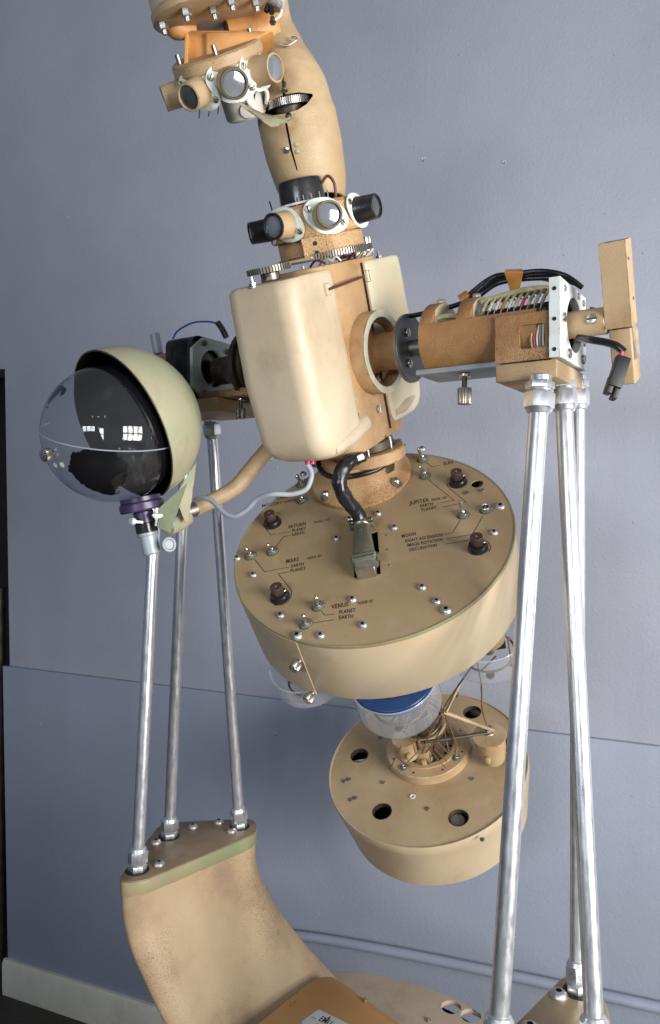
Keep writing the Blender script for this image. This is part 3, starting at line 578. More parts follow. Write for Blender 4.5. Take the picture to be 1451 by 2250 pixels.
# ============================================================ LENS COLLARS
def barrel(parent, M, length, r, mt, lens, name='lens_barrel', rimmt=None, platemt=mint, rot=0):
    """M: z points outwards from the collar, origin on the collar wall"""
    pr = []
    for i in range(48):      # two-eared flange plate
        a_ = 2*pi*i/48; ear = abs(cos(a_))**4; rad = r*1.36+ear*r*.50; pr.append((rad*cos(a_), rad*sin(a_)))
    Mp = M @ RZ(rot); b = MB(); b.prism(pr, -.001, .0018, platemt, None, .0006); b.build('flange_plate', parent, Mp)
    for sg in (1, -1): put('screw', S_SLOT, parent, Mp @ T(sg*r*1.53, 0, .0016) @ RZ(random.random()*3))
    b = MB(); b.lathe([(r*1.12, .0018), (r*1.06, .005), (r, length*.98), (r*.94, length), (r*.86, length), (r*.84, length-.004), (0, length-.004)], mt, 40)
    if rimmt: b.ring(r*1.03, r*.84, length-.004, length+.0012, rimmt, 40, c=.0006)
    b.build(name, parent, M)
    b = MB(); b.lathe([(r*.84, length-.0035), (r*.6, length-.0022), (r*.3, length-.0012), (0, length-.001)], lens, 40); b.build('lens', parent, M)
def collar_frame(o, z): return frame(o, z, RX-FW*0)
G = BF @ Vector((.017, .0, .268)); CFm = frame(G, A, RX)
cfx = Vector((1,0,0))
def radial(M, phi, r, z, down=0):
    """phi 0 towards camera, positive to the right"""
    d = Vector((sin(phi), -cos(phi), 0)); o = d*r+Vector((0, 0, z)); return M @ frame(o, d+Vector((0, 0, -down)), (0, 0, 1) if False else d.cross(Vector((0, 0, 1))))
b = MB(); oct_ = [(.094*cos(radians(a_)), .094*sin(radians(a_))) for a_ in [-90+10-24+48*i for i in range(0, 8)][:7]]
b.lathe([(0, .026), (.060, .026), (.090, .024), (.096, .018), (.096, -.030), (.094, -.034), (0, -.034)], speckm, 14, RZ(radians(-80-12.86)))
col1 = b.build('lens_collar', proj_root, CFm, ang=20); tag(col1, 'speckled tan collar above the gearbox with four short lens barrels')
b = MB(); b.cyl(.084, -.075, -.034, speckm, 60, c=.003); b.prism([(x, y) for x, y in ((-.024,-.094),(.022,-.094),(.034,-.07),(-.034,-.07))], -.074, -.034, speckm, RZ(radians(-6)), .002); b.build('collar_skirt', col1)
for z_ in (-.047, -.064):
    b = MB(); b.cyl(.0042, 0, .0004, blackm, 14, c=0); b.build('hole', col1, radial(CFm, radians(-6), .0942, z_))
for phi, ln, r_, mt_, le, rim, rot in ((-76, .042, .0205, blackp, lensm, None, -.5), (-37, .040, .023, tan_, lensw, blackp, -.5), (12, .034, .0235, tan_, lensw, darkst, -.5), (60, .042, .0225, blackp, lensm, None, -.5)):
    barrel(col1, radial(CFm, radians(phi), .0925, -.004), ln, r_, mt_, le, rimmt=rim, rot=rot)
# black cap in front of the arm
b = MB(); b.lathe([(0, .046), (.034, .046), (.040, .044), (.042, .039), (.044, .0), (0, 0)], blackp, 56); b.ring(.052, .04, .0, .004, whitep, 48); b.build('black_cap', col1, CFm @ T(-.018, -.035, .026))
b = MB(); b.tube([(.022,-.045,.056), (.036,-.048,.066), (.046,-.046,.052), (.044,-.045,.026)], .0028, maroon, 8)
b.build('cap_wire', col1, CFm)
for k in range(5): b = MB(); b.tube([(-.03+.015*k, -.082, .024), (-.03+.015*k, -.083, .040)], .0012, steel, 6, smooth=0); b.build('pin', col1, CFm)
b = MB(); b.tube([(-.078,-.04,.02), (-.080,-.04,.045)], .0015, blackm, 6, smooth=0); b.build('pin', col1, CFm)
# ============================================================ CURVED ARM
armpts = [(692,446,1.535,66),(684,400,1.53,78),(668,330,1.505,86),(652,255,1.485,87),(644,190,1.475,73),(622,120,1.465,52),(600,60,1.46,44),(590,0,1.45,42),(585,-50,1.44,42)]
armm = mat('arm_paint', (.50,.37,.215), .5, 0, (.42,.29,.15), 6, (.24,.17,.10), 7, .6, .2, 420, bump=.45, bumps=420)
def arm_shell():
    b = MB(); n = 40; pts = [P(x, y, d) for x, y, d, r in armpts]; rs = [r/F*d for x, y, d, r in armpts]
    b.tube(pts, rs, armm, 56, smooth=8, caps=False); k = len(b.v); m_ = k//56
    b.tube(pts, [r-.005 for r in rs], armm, 56, smooth=8, caps=False)
    for q in (0, (m_-1)*56): b.f += [(q+i, q+(i+1) % 56, k+q+(i+1) % 56, k+q+i) for i in range(56)]; b.mi += [0]*56
    return b
b = arm_shell(); me = b.mesh('curved_arm', 50)
arm = link('curved_arm', me, Matrix(), proj_root)
cut = MB(); Mc = frame(P(640, 228, 1.35), ray(632, 228), RX)
lens_pts = [Mc.inverted() @ P(x, y, 1.36) for x, y in ((574,249),(586,232),(604,216),(628,206),(658,202),(690,205),(690,211),(676,229),(655,242),(625,251),(598,255))]
lens_pts = [(p.x, p.y) for p in lens_pts]
cut.prism(lens_pts, -.03, .105, blackm, Mc); co = cut.build('cutter')
cut2 = MB(); Mc2 = frame(P(640, 325, 1.36), ray(640, 325), RX); s0 = [Mc2.inverted() @ P(*p) for p in ((626,268,1.36),(631,268,1.36),(643,330,1.36),(656,378,1.36),(653,378,1.36),(638,330,1.36))]
cut2.prism([(p.x, p.y) for p in s0], -.02, .12, blackm, Mc2); co2 = cut2.build('cutter2')
cut3 = MB(); s0 = [Mc2.inverted() @ P(*p) for p in ((617,150,1.36),(622,150,1.36),(627,205,1.36),(621,205,1.36))]; cut3.prism([(p.x, p.y) for p in s0], -.02, .12, blackm, Mc2); co3 = cut3.build('cutter3')
for c_ in (co, co2, co3):
    m_ = arm.modifiers.new('b', 'BOOLEAN'); m_.operation = 'DIFFERENCE'; m_.object = c_; m_.solver = 'EXACT'
bpy.context.view_layer.update(); ev = arm.evaluated_get(bpy.context.evaluated_depsgraph_get()); me2 = bpy.data.meshes.new_from_object(ev); arm.modifiers.clear(); arm.data = me2; me2.name = 'curved_arm'
me2.polygons.foreach_set('use_smooth', [True]*len(me2.polygons)); me2.set_sharp_from_angle(angle=radians(40))
for c_ in (co, co2, co3): bpy.data.objects.remove(c_)
b = MB(); b.gear(.040, 62, -.006, .006, steel, None, .0035, .012); b.cyl(.026, -.02, -.006, darkst, 32); b.cyl(.012, -.006, .02, darkst, 20); b.build('arm_gear', arm, frame(P(634, 226, 1.445), A+UP*.12-FW*.1, RX))
b = MB(); b.tube([P(668,440,1.53), P(655,330,1.505), P(645,235,1.485), P(632,150,1.475)], .03, blackm, 20); b.build('core_tube', arm)
def on_arm(px, py):
    """front surface of the arm along a sight line"""
    dep = bpy.context.evaluated_depsgraph_get(); r = ray(px, py).normalized(); ok, loc, nr, _ = arm.evaluated_get(dep).ray_cast(CAM, r)
    return (loc, nr) if ok else (P(px, py, 1.4), -FW)
bpy.context.view_layer.update()
for px, py, me_ in ((651,318,'r'),(653,333,'r'),(631,330,'s')):
    l_, n_ = on_arm(px, py); 
    if me_ == 'r': b = MB(); b.dome(.0045, 0, .002, olive, 14); b.build('rivet', arm, frame(l_, n_, RX))
    else: put('screw', S_SLOT, arm, frame(l_, n_, RX))
# bent olive flap hanging out of the opening
l0, n0 = on_arm(648, 262)
fl = [(l0, .010), (P(600, 268, 1.385), .012), (P(575, 255, 1.375), .009), (P(524, 225, 1.37), .001)]; b = MB(); vs = []
fp_ = [(651,249,640,262,1.405),(625,262,605,279,1.39),(590,255,595,279,1.38),(560,240,575,265,1.375),(524,222,527,230,1.37)]
for x0, y0, x1, y1, d_ in fp_:
    a_, c_ = P(x0, y0, d_), P(x1, y1, d_-.012); vs += [a_, c_, a_+FW*.0015, c_+FW*.0015]
fs = []
for i in range(len(fp_)-1):
    k = i*4; fs += [(k, k+4, k+5, k+1), (k+2, k+3, k+7, k+6), (k, k+2, k+6, k+4), (k+1, k+5, k+7, k+3)]
fs += [(0,1,3,2), (16,18,19,17)]
b.add(vs, fs, olive); b.build('bent_flap', arm, None, 60)
l_, n_ = on_arm(634, 256); put('rivet', mesh_button(.006, bronze), arm, frame(P(634, 254, 1.40), n_+UP*.5, RX))
b = MB(); b.cyl(.007, 0, .003, steel, 16); b.cyl(.0035, .003, .016, darkst, 12); b.build('bolt', arm, frame(P(625, 200, 1.40), UP, RX))
b = MB(); b.tube([P(x, y, 1.41) for x, y in ((617,97),(632,100),(650,90),(650,83),(640,82))], .002, steel, 8); b.build('hose_clip', arm)
# ============================================================ UPPER HEAD
HFm = frame(P(474, 116, 1.40), V(-.26, -.60, .757), RX)     # second lens collar
b = MB(); b.lathe([(0, .004), (.079, .003), (.084, 0), (.085, -.016), (.083, -.020), (0, -.020)], tan_, 72); b.lathe([(.081, -.018), (.081, -.062), (.078, -.066), (0, -.066)], rusty, 14, RZ(radians(-82)))
col2 = b.build('lens_collar', proj_root, HFm, ang=22); tag(col2, 'rusty tan collar at the top with four lens barrels and a white can beneath')
for phi, ln, r_, mt_, le, rim, rot in ((-74, .038, .0215, tan_, lensm, None, -.5), (-28, .036, .0235, tan_, lensm, None, -.5), (17, .030, .0245, tan_, lensw, darkst, -.5), (57, .046, .0235, tan_, lensw, None, -.5)):
    barrel(col2, radial(HFm, radians(phi), .079, -.042), ln, r_, mt_, le, rimmt=rim, rot=rot)
b = MB(); b.cyl(.040, -.115, -.066, ceram, 48, c=.004); b.cyl(.013, 0, .004, ceram, 24, M=T(.008, -.040, -.098) @ RXm(pi/2), c=.001); b.tube([(.010,-.047,-.07), (.014,-.047,-.095)], .002, maroon, 6, smooth=0); b.build('motor_can', col2, HFm @ T(.022, .0, 0))
for x_, y_ in ((-.05,-.05),(-.03,-.06),(-.012,-.062),(.055,-.03)): b = MB(); b.tube([(x_, y_, -.064), (x_-.003, y_, -.076), (x_-.008, y_, -.086)], .0011, maroon, 6); b.build('loose_wire', col2, HFm)
b = MB(); b.tube([(.06,-.02,-.06), (.072,-.02,-.08), (.066,-.02,-.10)], .004, whitepl, 8); b.build('loose_wire', col2, HFm)
for x_, y_ in ((-.062,-.035),(.01,-.066),(-.035,.055),(.068,.02)):
    b = MB(); b.cyl(.0045, 0, .016, steel, 12); b.build('stud', col2, HFm @ T(x_, y_, .003))
# cast bracket and flange above
FFm = frame(P(470, 40, 1.38), A, RX)
b = MB(); b.lathe([(0, 0), (.100, 0), (.108, .004), (.109, .016), (.105, .020)], tan_, 80); flange = b.build('top_flange', proj_root, FFm)
b = MB(); b.lathe([(.104, .018), (.106, .024), (.106, .06), (0, .06)], cream, 80); b.build('flange_band', flange)
for a_, rr_ in ((-2.0, .09), (-1.45, .06), (-1.1, .092), (-.55, .095), (-2.7, .095), (.6, .095), (2.2, .095)):
    b = MB(); b.hexa(.009, -.012, 0, steel); b.cyl(.005, -.020, -.012, steel, 12); b.build('hex_bolt', flange, FFm @ T(rr_*cos(a_), rr_*sin(a_), 0))
b = MB(); orange = mat('orange_cast_paint', (.58,.29,.10), .5, 0, (.48,.22,.06), 8, (.2,.08,.03), 18, .4, .1, 300, bump=.25)
pl_ = [(405,82),(400,150),(418,138),(445,134),(520,110),(575,90),(600,72),(560,62),(420,62)]
def slab(pix, d0, d1, mt, name, parent, bev=.003):
    M = frame(P(pix[0][0], pix[0][1], d0), FW, RX); pts = [M.inverted() @ P(x, y, d0) for x, y in pix]; b = MB(); b.prism([(p.x, p.y) for p in pts], 0, d1-d0, mt, None, bev); return b.build(name, parent, M)
slab([(406,72),(404,152),(414,152),(414,72)], 1.37, 1.40, orange, 'bracket_rib', flange, .002)
slab([(406,66),(412,140),(480,128),(545,96),(570,66)], 1.395, 1.43, orange, 'bracket_web', flange)
slab([(450,66),(452,136),(520,112),(560,90),(600,66)], 1.38, 1.44, orange, 'bracket_block', flange, .008)
b = MB(); b.tube([P(500,80,1.43), P(560,72,1.44), P(600,66,1.45)], [.03,.035,.04], orange, 24); b.tube([P(380,44,1.40), P(390,62,1.40), P(430,66,1.41)], [.02,.02,.012], orange, 16); b.build('bracket_arm', flange, Matrix())
b = MB(); b.cyl(.016, 0, .03, clear, 24); b.cyl(.010, -.002, .012, steel, 16); b.build('glass_fuse', flange, frame(P(607, 18, 1.36), UP+RX*.2, RX))
b = MB(); b.tube([P(620,22,1.36), P(615,35,1.355), P(604,45,1.35), P(600,50,1.35)], .0022, whitepl, 8); b.tube([P(585,25,1.36), P(592,12,1.36), P(598,28,1.355)], .005, blackm, 8); b.build('terminal_wire', flange, Matrix())
b = MB(); b.cyl(.004, 0, .014, darkst, 12); b.hexa(.006, 0, .004, darkst); b.build('bolt', flange, frame(P(600, 50, 1.345), -FW, RX))
# ============================================================ STAND
stand = thing('projector_stand', 'tan pedestal stand with six bright steel tubes carrying the projector axle', 'stand', T(0, 1.7, FLOORZ))
# --- right axle housing, in frame Mr: z along the axle to the right, x up
def sL(s_, y_, u_): return C+Xp*s_+V(sin(AX), cos(AX), 0)*y_+UP*u_
Yp = V(sin(AX), cos(AX), 0)
Mr = frame(C, Xp, UP)      # x up, y = z cross x
ysg = 1 if Mr.to_3x3().col[1].dot(Yp) > 0 else -1
def uy(u, y): return (u, y*ysg)
rr_ = .072
def hsec(z, top, chop): # half-pipe cross section, open above height `top`
    o = []
    for i in range(41):
        a_ = radians(-180-0)+2*pi*i/40
    return o
b = MB()
def trough(z0, z1, topu, mt, th=.006, ro=rr_, flat=-.062):
    a0 = math.acos(max(-1, min(1, topu/ro))); n = 36; outer = []; inner = []
    for i in range(n+1):
        a_ = a0+(2*pi-2*a0)*i/n; outer.append((max(ro*cos(a_), flat), ro*sin(a_))); inner.append((max((ro-th)*cos(a_), flat+th), (ro-th)*sin(a_)))
    lp = outer+inner[::-1]; b.prism(lp, z0, z1, mt)
trough(.226, .445, .020, wrink)
b.cyl(.066, .226, .233, wrink, 48, c=.001)
rh = b.build('axle_housing', stand, Mr)
for z0, z1 in ((.226, .252), (.298, .326)):
    b = MB(); n = 30; pts = [(rr_*cos(a_)*1.0, rr_*sin(a_)) for a_ in [-1.25+2.5*i/n for i in range(n+1)]]+[(.015, .069), (.015, -.069)]
    b.prism(pts, z0, z1, wrink, None, .002); inn = [(p[0]*.985+.0, p[1]*.93) for p in pts[4:27]]; b.prism([(p[0]-.002, p[1]) for p in pts[5:26]]+[(.02, .055), (.02, -.055)], z1-.001, z1+.0008, cream, None, .0003)
    b.build('housing_saddle', rh)
for s_ in (.239, .312):
    b = MB(); b.hexa(.009, 0, .009, steel); b.cyl(.006, -.004, 0, steel, 16); b.build('hex_bolt', rh, frame(sL(s_, -.0, rr_-.001), UP, RX))
b = MB(); b.box((-.063, 0, .32), (.010, .10, .22), greypl, None, .002); b.build('bottom_plate', rh)
def thumb_under(s_, y_, u_, parent, k=1):
    b = MB(); b.cyl(.011*k, 0, .006*k, steel, 20); b.cyl(.005*k, .004*k, .028*k, darkst, 14); b.knurl(.013*k, .026*k, .056*k, gearm, 24); return b.build('thumb_screw', parent, frame(sL(s_, y_, u_), -UP, RX))
thumb_under(.295, -.02, -.069, rh)
# squarer end section with window
b = MB(); lp = [uy(-.068, -.074), uy(.008, -.074), uy(.008, -.066), uy(-.06, -.066), uy(-.06, .066), uy(.008, .066), uy(.008, .074), uy(-.068, .074)]
# front wall with rectangular window built as plate
Mfw = frame(sL(0, -.076, 0), -Yp, Xp)    # x along axle, y up?
up_ = 1 if Mfw.to_3x3().col[1].dot(UP) > 0 else -1
b.plate([(.375, -.068*up_), (.467, -.068*up_), (.467, .012*up_), (.375, .012*up_)], [rrect(.418, .462, min(-.048*up_, -.008*up_), max(-.048*up_, -.008*up_), .008)], -.006, 0, wrink, None); b.build('window_wall', rh, Mfw)
b = MB(); b.box((.42, -.03*up_, -.05), (.09, .08, .002), blackm, None)
for k in range(6): b.tube([(.440+.004*k, -.055*up_, -.012), (.436+.005*k, -.03*up_, -.008), (.444+.003*k, -.002*up_, -.012)], .0018, [yell, redp, whitepl, yell, whitepl, yell][k], 6)
b.build('wire_bundle', rh, Mfw)
# white end plate with a large hole
Me = Mr
zpl = .470
sq = [uy(-.068, -.080), uy(.064, -.080), uy(.064, .078), uy(-.068, .078)]
b = MB(); b.plate(sq, [circ(0, .006*ysg, .047, 40)], zpl, zpl+.018, whitep); b.ring(.047, .044, zpl-.03, zpl+.006, darkst, 40, M=T(0, .006*ysg, 0)); endp = b.build('end_plate', rh, Mr)
for u_, y_ in ((.05,-.055),(.05,.06),(-.055,-.03),(-.05,.06),(.0,-.06),(.056,.03),(-.02,.068)):
    put('screw', S_SLOTL if (u_, y_) in ((0.0,-.06),(-.055,-.03),(-.05,.06)) else S_SLOT, rh, Mr @ T(*uy(u_, y_), zpl+.018) @ RZ(random.random()*3))
for u_ in (.045, -.005, -.055):
    b = MB(); b.cyl(.0035, 0, .0005, blackm, 12, c=0); b.build('hole', rh, frame(sL(zpl+.009, -.0802, u_), -Yp, Xp))
# terminal strip with resistors and cloth wires in the open top
b = MB(); b.box((.014, -.045*ysg, .395), (.018, .02, .125), darkst, None, .001); b.box((.03, .01*ysg, .395), (.02, .07, .12), blackm, None, .001); ts = b.build('terminal_strip', rh, Mr)
cols = [yell, ceram, ceram, tape, ceram, yell, redp, yell, ceram, yell]
for k in range(10):
    z_ = .342+.0118*k; b = MB(); p = [(.020, -.058*ysg, z_), (.040, -.052*ysg, z_+.004), (.058, -.030*ysg, z_+.008)]
    b.tube(p, .0013, steel, 6); b.tube([(.030, -.056*ysg, z_+.002), (.046, -.046*ysg, z_+.005)], .0031, cols[k], 10, smooth=0); b.tube([(.040, -.050*ysg, z_+.004), (.060, -.032*ysg, z_+.010), (.062, .01*ysg, z_+.014)], .0022, yell, 8); b.build('resistor', rh, Mr)
b = MB(); b.tube([(.052, -.035*ysg, .335), (.060, -.03*ysg, .38), (.066, -.02*ysg, .42), (.064, -.01*ysg, .46)], .007, yell, 10); b.tube([(.03, -.05*ysg, .24), (.034, -.05*ysg, .27), (.03, -.05*ysg, .30)], .005, yell, 8); b.tube([(.022, -.045*ysg, .235), (.03, -.045*ysg, .26), (.024, -.045*ysg, .29)], .004, olive, 8); b.build('cloth_wire', rh, Mr)
# mounting block
b = MB(); b.box((0, 0, 0), (.105, .175, .030), tan_, None, .002); blk = b.build('mounting_block', stand, frame(sL(.430, .008, -.086), UP, Xp))
# lamp arm beyond the plate: round boss and square column
b = MB(); b.cyl(.023, .455, .545, tan_, 36, c=.002); b.cyl(.012, .40, .455, steel, 20); lh = b.build('lamp_arm', stand, Mr)
put('screw', S_SLOTL, lh, frame(sL(.525, -.0232, .0), -Yp, Xp))
LCf = frame(C+Xp*.572+V(0,0,0), A, Xp)
def sqtube(b, x0, x1, y0, y1, z0, z1, th, mt): b.plate([(x0,y0),(x1,y0),(x1,y1),(x0,y1)], [[(x0+th,y0+th),(x0+th,y1-th),(x1-th,y1-th),(x1-th,y0+th)]], z0, z1, mt)
b = MB(); sqtube(b, -.027, .015, -.022, .022, -.012, .125, .003, tan_); b.box((-.006, 0, .06), (.03, .03, .02), blackm); b.build('lamp_column', lh, LCf)
for q_ in ((.0155, .004, .03), (.0155, -.012, .095)): put('screw', S_TINY, lh, LCf @ frame(q_, (1,0,0), (0,1,0)))
b = MB(); b.box((-.006, .010, -.062), (.036, .05, .095), tan_, None, .003); b.build('lamp_box', lh, LCf)
b = MB(); b.box((.0125, .012, -.04), (.002, .04, .06), mat('worn_grey_paint', (.12,.12,.13), .5, 0, (.45,.33,.18), 40, bump=.3), None, .0005); b.build('worn_patch', lh, LCf)
b = MB(); b.cyl(.010, .0, .035, blackp, 16); b.tube([(0,0,.03), (.01,.0,.05), (0.0,.02,.07)], .006, blackp, 10); b.cyl(.02,-.01,.01,darkst,20); b.build('lamp_socket', lh, frame(sL(.455, .02, -.01), Xp+UP*.4, RX))
# --- steel tubes
ZP = P(302, 1905, 1.80).z
nutm = galv
def strut(pt, pb, r, parent, wear=False):
    d = (pt-pb).normalized(); L = (pt-pb).length; M = frame(pb, d, RX); b = MB(); b.cyl(r, 0, L, galv, 32, c=.001); t = b.build('steel_tube', parent, M)
    for z0, dr in ((0, 1), (L, -1)):
        Mn = M @ T(0, 0, z0) @ (Matrix() if dr > 0 else RXm(pi))
        b = MB(); b.cyl(r*1.15, -.01, .055, galv, 28); b.hexa(r*1.52, .000, .014, galv, None, .3); b.ring(r*1.4, r, .014, .018, galv, 28); b.hexa(r*1.62, .018, .046, galv, None, .1); b.lathe([(r*1.45, .046), (r*1.2, .053), (r, .054)], galv, 28); b.build('compression_nut', parent, Mn)
    return t
RT = [((1188,838,1.285),(1093,2305),.0158),((1237,838,1.36),(1309,2310),.0152),((1270,836,1.42),(1269,2178),.0130)]
for a_, c_, r_ in RT: strut(P(*a_), Pz(*c_, ZP)+Vector((0,0,.0)), r_, stand)
LT = [((352,905,1.78),(302,1912),.0142),((412,905,1.80),(372,1838),.0138),((464,914,1.86),(527,1816),.0135)]
for a_, c_, r_ in LT: strut(P(*a_), Pz(*c_, ZP), r_, stand)
# --- left axle housing
b = MB(); b.box((0, 0, 0), (.16, .15, .030), tan_, None, .002); b.build('mounting_block', stand, frame(sL(-.335, .0, -.088), UP, Xp))
b = MB(); b.box((-.062, 0, -.285), (.018, .10, .20), wrink, None, .003); b.box((-.050, -.0, -.40), (.09, .10, .10), wrink, None, .01); lhs = b.build('axle_housing', stand, Mr)
hx = []
for u_, y_ in ((.062,-.040),(.062,.060),(-.06,.060),(-.062,-.040),(-.040,-.072),(.036,-.072)): hx.append(uy(u_*1.12, y_*1.12))
b = MB(); b.plate(hx, [circ(.004, -.012*ysg, .042, 36)], -.330, -.322, mat('pale_mint_plate', (.40,.47,.42), .4, 0, (.33,.38,.33), 12, (.2,.17,.1), 30, .5, bump=.1)); b.build('gear_plate', lhs, Mr)
for u_, y_ in ((.05,-.04),(-.05,-.038),(.045,.03),(-.045,.03)): 
    b = MB(); b.hexa(.007, 0, .006, darkst); b.build('nut', lhs, Mr @ T(*uy(u_*1.12, y_*1.12), -.322))
b = MB(); b.box((.004, -.006*ysg, -.375), (.130, .130, .080), blackp, None, .02)
for k in range(4): b.box((.004, -.006*ysg, -.346-.016*k), (.137, .137, .006), blackp, None, .02)
b.build('motor', lhs, Mr)
b = MB(); b.gear(.031, 44, -.318, -.285, darkst, T(*uy(0, .002), 0), .0025); b.cyl(.013, -.264, -.258, darkst, 20, M=T(*uy(0, .008), 0)); b.build('pinion_gear', lhs, Mr)
b = MB(); b.gear(.078, 110, -.225, -.213, darkst, None, .003); b.gear(.074, 110, -.205, -.195, darkst, None, .003); b.cyl(.03, -.26, -.085, darkst, 30); b.build('drive_gear', lhs, Mr)
thumb_under(-.235, -.02, -.072, lhs, .8)
b = MB(); b.cyl(.058, -.56, -.42, wrink, 40, c=.004); b.build('end_housing', lhs, Mr); b = MB(); b.cyl(.012, 0, .05, greypl, 20); b.build('peg', lhs, frame(P(349, 778, 1.88), UP-RX*.2, RX))
b = MB(); b.tube([P(380,745,1.80), P(392,726,1.80), P(425,709,1.80), P(460,707,1.80), P(480,712,1.80)], .0022, bluewire, 8); b.tube([P(478,708,1.80), P(488,722,1.80), P(498,742,1.80)], .007, blackp, 10); b.build('blue_wire', lhs, Matrix())
# --- pedestal plates
edgem = mat('green_edge_paint', (.22,.25,.13), .5, 0, (.33,.25,.14), 9, (.16,.12,.07), 14, .5, bump=.2)
topm = mat('worn_brown_paint', (.24,.17,.10), .42, 0, (.18,.125,.07), 7, (.34,.28,.2), 11, .5, .3, 300, scratch=.3, bump=.25)
def zpoly(pix, z): return [Pz(x, y, z) for x, y in pix]
def rounded(pts, r, n=5):
    o = []; N = len(pts)
    for i in range(N):
        p0, p, p1 = pts[i-1], pts[i], pts[(i+1) % N]; a_ = (p0-p); c_ = (p1-p); k = min(r, a_.length*.45, c_.length*.45); a_ = p+a_.normalized()*k; c_ = p+c_.normalized()*k
        for j in range(n+1): t = j/n; o.append(a_*(1-t)**2+p*2*t*(1-t)+c_*t*t)
    return o
lpix = [(258,1938),(288,1893),(348,1815),(385,1806),(562,1798),(566,1830),(312,1936)]
lp_ = rounded(zpoly(lpix, ZP), .035)
b = MB(); b.prism([(p.x, p.y) for p in lp_], ZP-.034, ZP-.003, edgem, None, .001); b.prism([(p.x, p.y) for p in lp_], ZP-.003, ZP, topm, None, .0012); lpl = b.build('pedestal_plate', stand, Matrix())
for px, py in ((481,1808),(424,1818),(509,1827),(343,1852),(350,1900)): p = Pz(px, py, ZP); put('screw', mesh_button(.0135), lpl, T(p.x, p.y, ZP))
for a_, c_, r_ in LT: p = Pz(*c_, ZP); b = MB(); b.ring(r_*1.95, r_*1.2, -.002, .0015, blackm, 32); b.build('washer', lpl, T(p.x, p.y, ZP))
# swept arm below the left plate
cen = sum(lp_, Vector())/len(lp_)
def ped(lp, cen, shifts, mt, name, parent):
    secs = []
    for dz, dx, dy, k, k2 in shifts:
        secs.append([(cen.x+(p.x-cen.x)*k+dx, cen.y+(p.y-cen.y)*k2+dy, ZP+dz) for p in lp])
    # smooth with Catmull-Rom
    out = []
    for i in range(len(secs)-1):
        a_, b_, c_, d_ = secs[max(i-1, 0)], secs[i], secs[i+1], secs[min(i+2, len(secs)-1)]
        for q in range(6):
            t = q/6; out.append([tuple(.5*((2*B)+(Cc-A_)*t+(2*A_-5*B+4*Cc-Dd)*t*t+(3*B-A_-3*Cc+Dd)*t**3) for A_, B, Cc, Dd in zip(pa, pb, pc, pd)) for pa, pb, pc, pd in zip(a_, b_, c_, d_)])
    out.append(secs[-1]); b = loft(out, mt); return b.build(name, parent, Matrix(), 50)
SH = [(-.0345, 0, 0, .985, .985), (-.09, .002, .0, .98, .98), (-.16, .022, -.004, .99, 1.0), (-.24, .062, -.01, 1.03, 1.0), (-.32, .115, -.02, 1.10, 1.02), (-.40, .175, -.03, 1.18, 1.05), (-.50, .26, -.04, 1.22, 1.1), (-.60, .33, -.04, 1.22, 1.1)]
ped(lp_, cen, SH, pedm, 'pedestal', stand)
# right pedestal (mirror), mostly out of frame
rpix = [(1236,2146),(1262,2140),(1330,2190),(1346,2262),(1345,2330),(1080,2340),(1060,2300),(1120,2262)]
rp_ = rounded(zpoly(rpix, ZP), .03)
b = MB(); b.prism([(p.x, p.y) for p in rp_], ZP-.034, ZP, facem, None, .003); rpl = b.build('pedestal_plate', stand, Matrix())
p = Pz(1228, 2188, ZP); put('screw', mesh_button(.0155), rpl, T(p.x, p.y, ZP)); p = Pz(1165, 2262, ZP); put('screw', mesh_button(.0155), rpl, T(p.x, p.y, ZP))
for a_, c_, r_ in RT: p = Pz(*c_, ZP); b = MB(); b.ring(r_*1.95, r_*1.2, -.002, .0015, blackm, 32); b.build('washer', rpl, T(p.x, p.y, ZP))
cen2 = sum(rp_, Vector())/len(rp_)
ped(rp_, cen2, [(dz, -dx, dy*-1, k, k2) for dz, dx, dy, k, k2 in SH], pedm, 'pedestal', stand)
# base disc with holes and the central cover with a paper label
BD = Pz(800, 2300, ZP-.46); BZ = ZP-.46
q1, q2, q3 = [Pz(x, y, BZ).xy for x, y in ((760,2137),(925,2166),(1075,2240))]
ax_, ay_, bx_, by_, cx_, cy_ = *q1, *q2, *q3; dd_ = 2*(ax_*(by_-cy_)+bx_*(cy_-ay_)+cx_*(ay_-by_))
bc = Vector((((ax_**2+ay_**2)*(by_-cy_)+(bx_**2+by_**2)*(cy_-ay_)+(cx_**2+cy_**2)*(ay_-by_))/dd_, ((ax_**2+ay_**2)*(cx_-bx_)+(bx_**2+by_**2)*(ax_-cx_)+(cx_**2+cy_**2)*(bx_-ax_))/dd_, 0)); rb = (bc.xy-q1).length; print('base', bc, rb)
BM = frame((bc.x, bc.y, BZ), (0, 0, 1), RX)
h1, h2, h3 = [BM.inverted() @ Pz(x, y, BZ) for x, y in ((992,2213),(1035,2232),(942,2243))]
b = MB(); b.plate(circ(0, 0, rb, 96), [circ(h.x, h.y, .026) for h in (h1, h2)], -.012, 0, basetop); bd = b.build('base_disc', stand, BM)
b = MB(); b.lathe([(rb-.03, -.013), (rb-.04, -.25), (rb-.1, -.5), (rb-.1, FLOORZ-BZ)], blackm, 64); b.cyl(rb-.03, -.06, -.055, blackm, 48); b.build('base_drum', stand, BM)
b = MB(); b.cyl(.007, 0, .003, steel, 14); b.cyl(.003, .003, .006, steel, 10); b.build('screw', stand, BM @ T(h3.x, h3.y, 0))
top = [(676,2158),(704,2142),(735,2142),(905,2262),(880,2330),(500,2330),(545,2262)]
tz = ZP-.335; tp = [Pz(x, y, tz) for x, y in top]; tp = rounded(tp, .03)
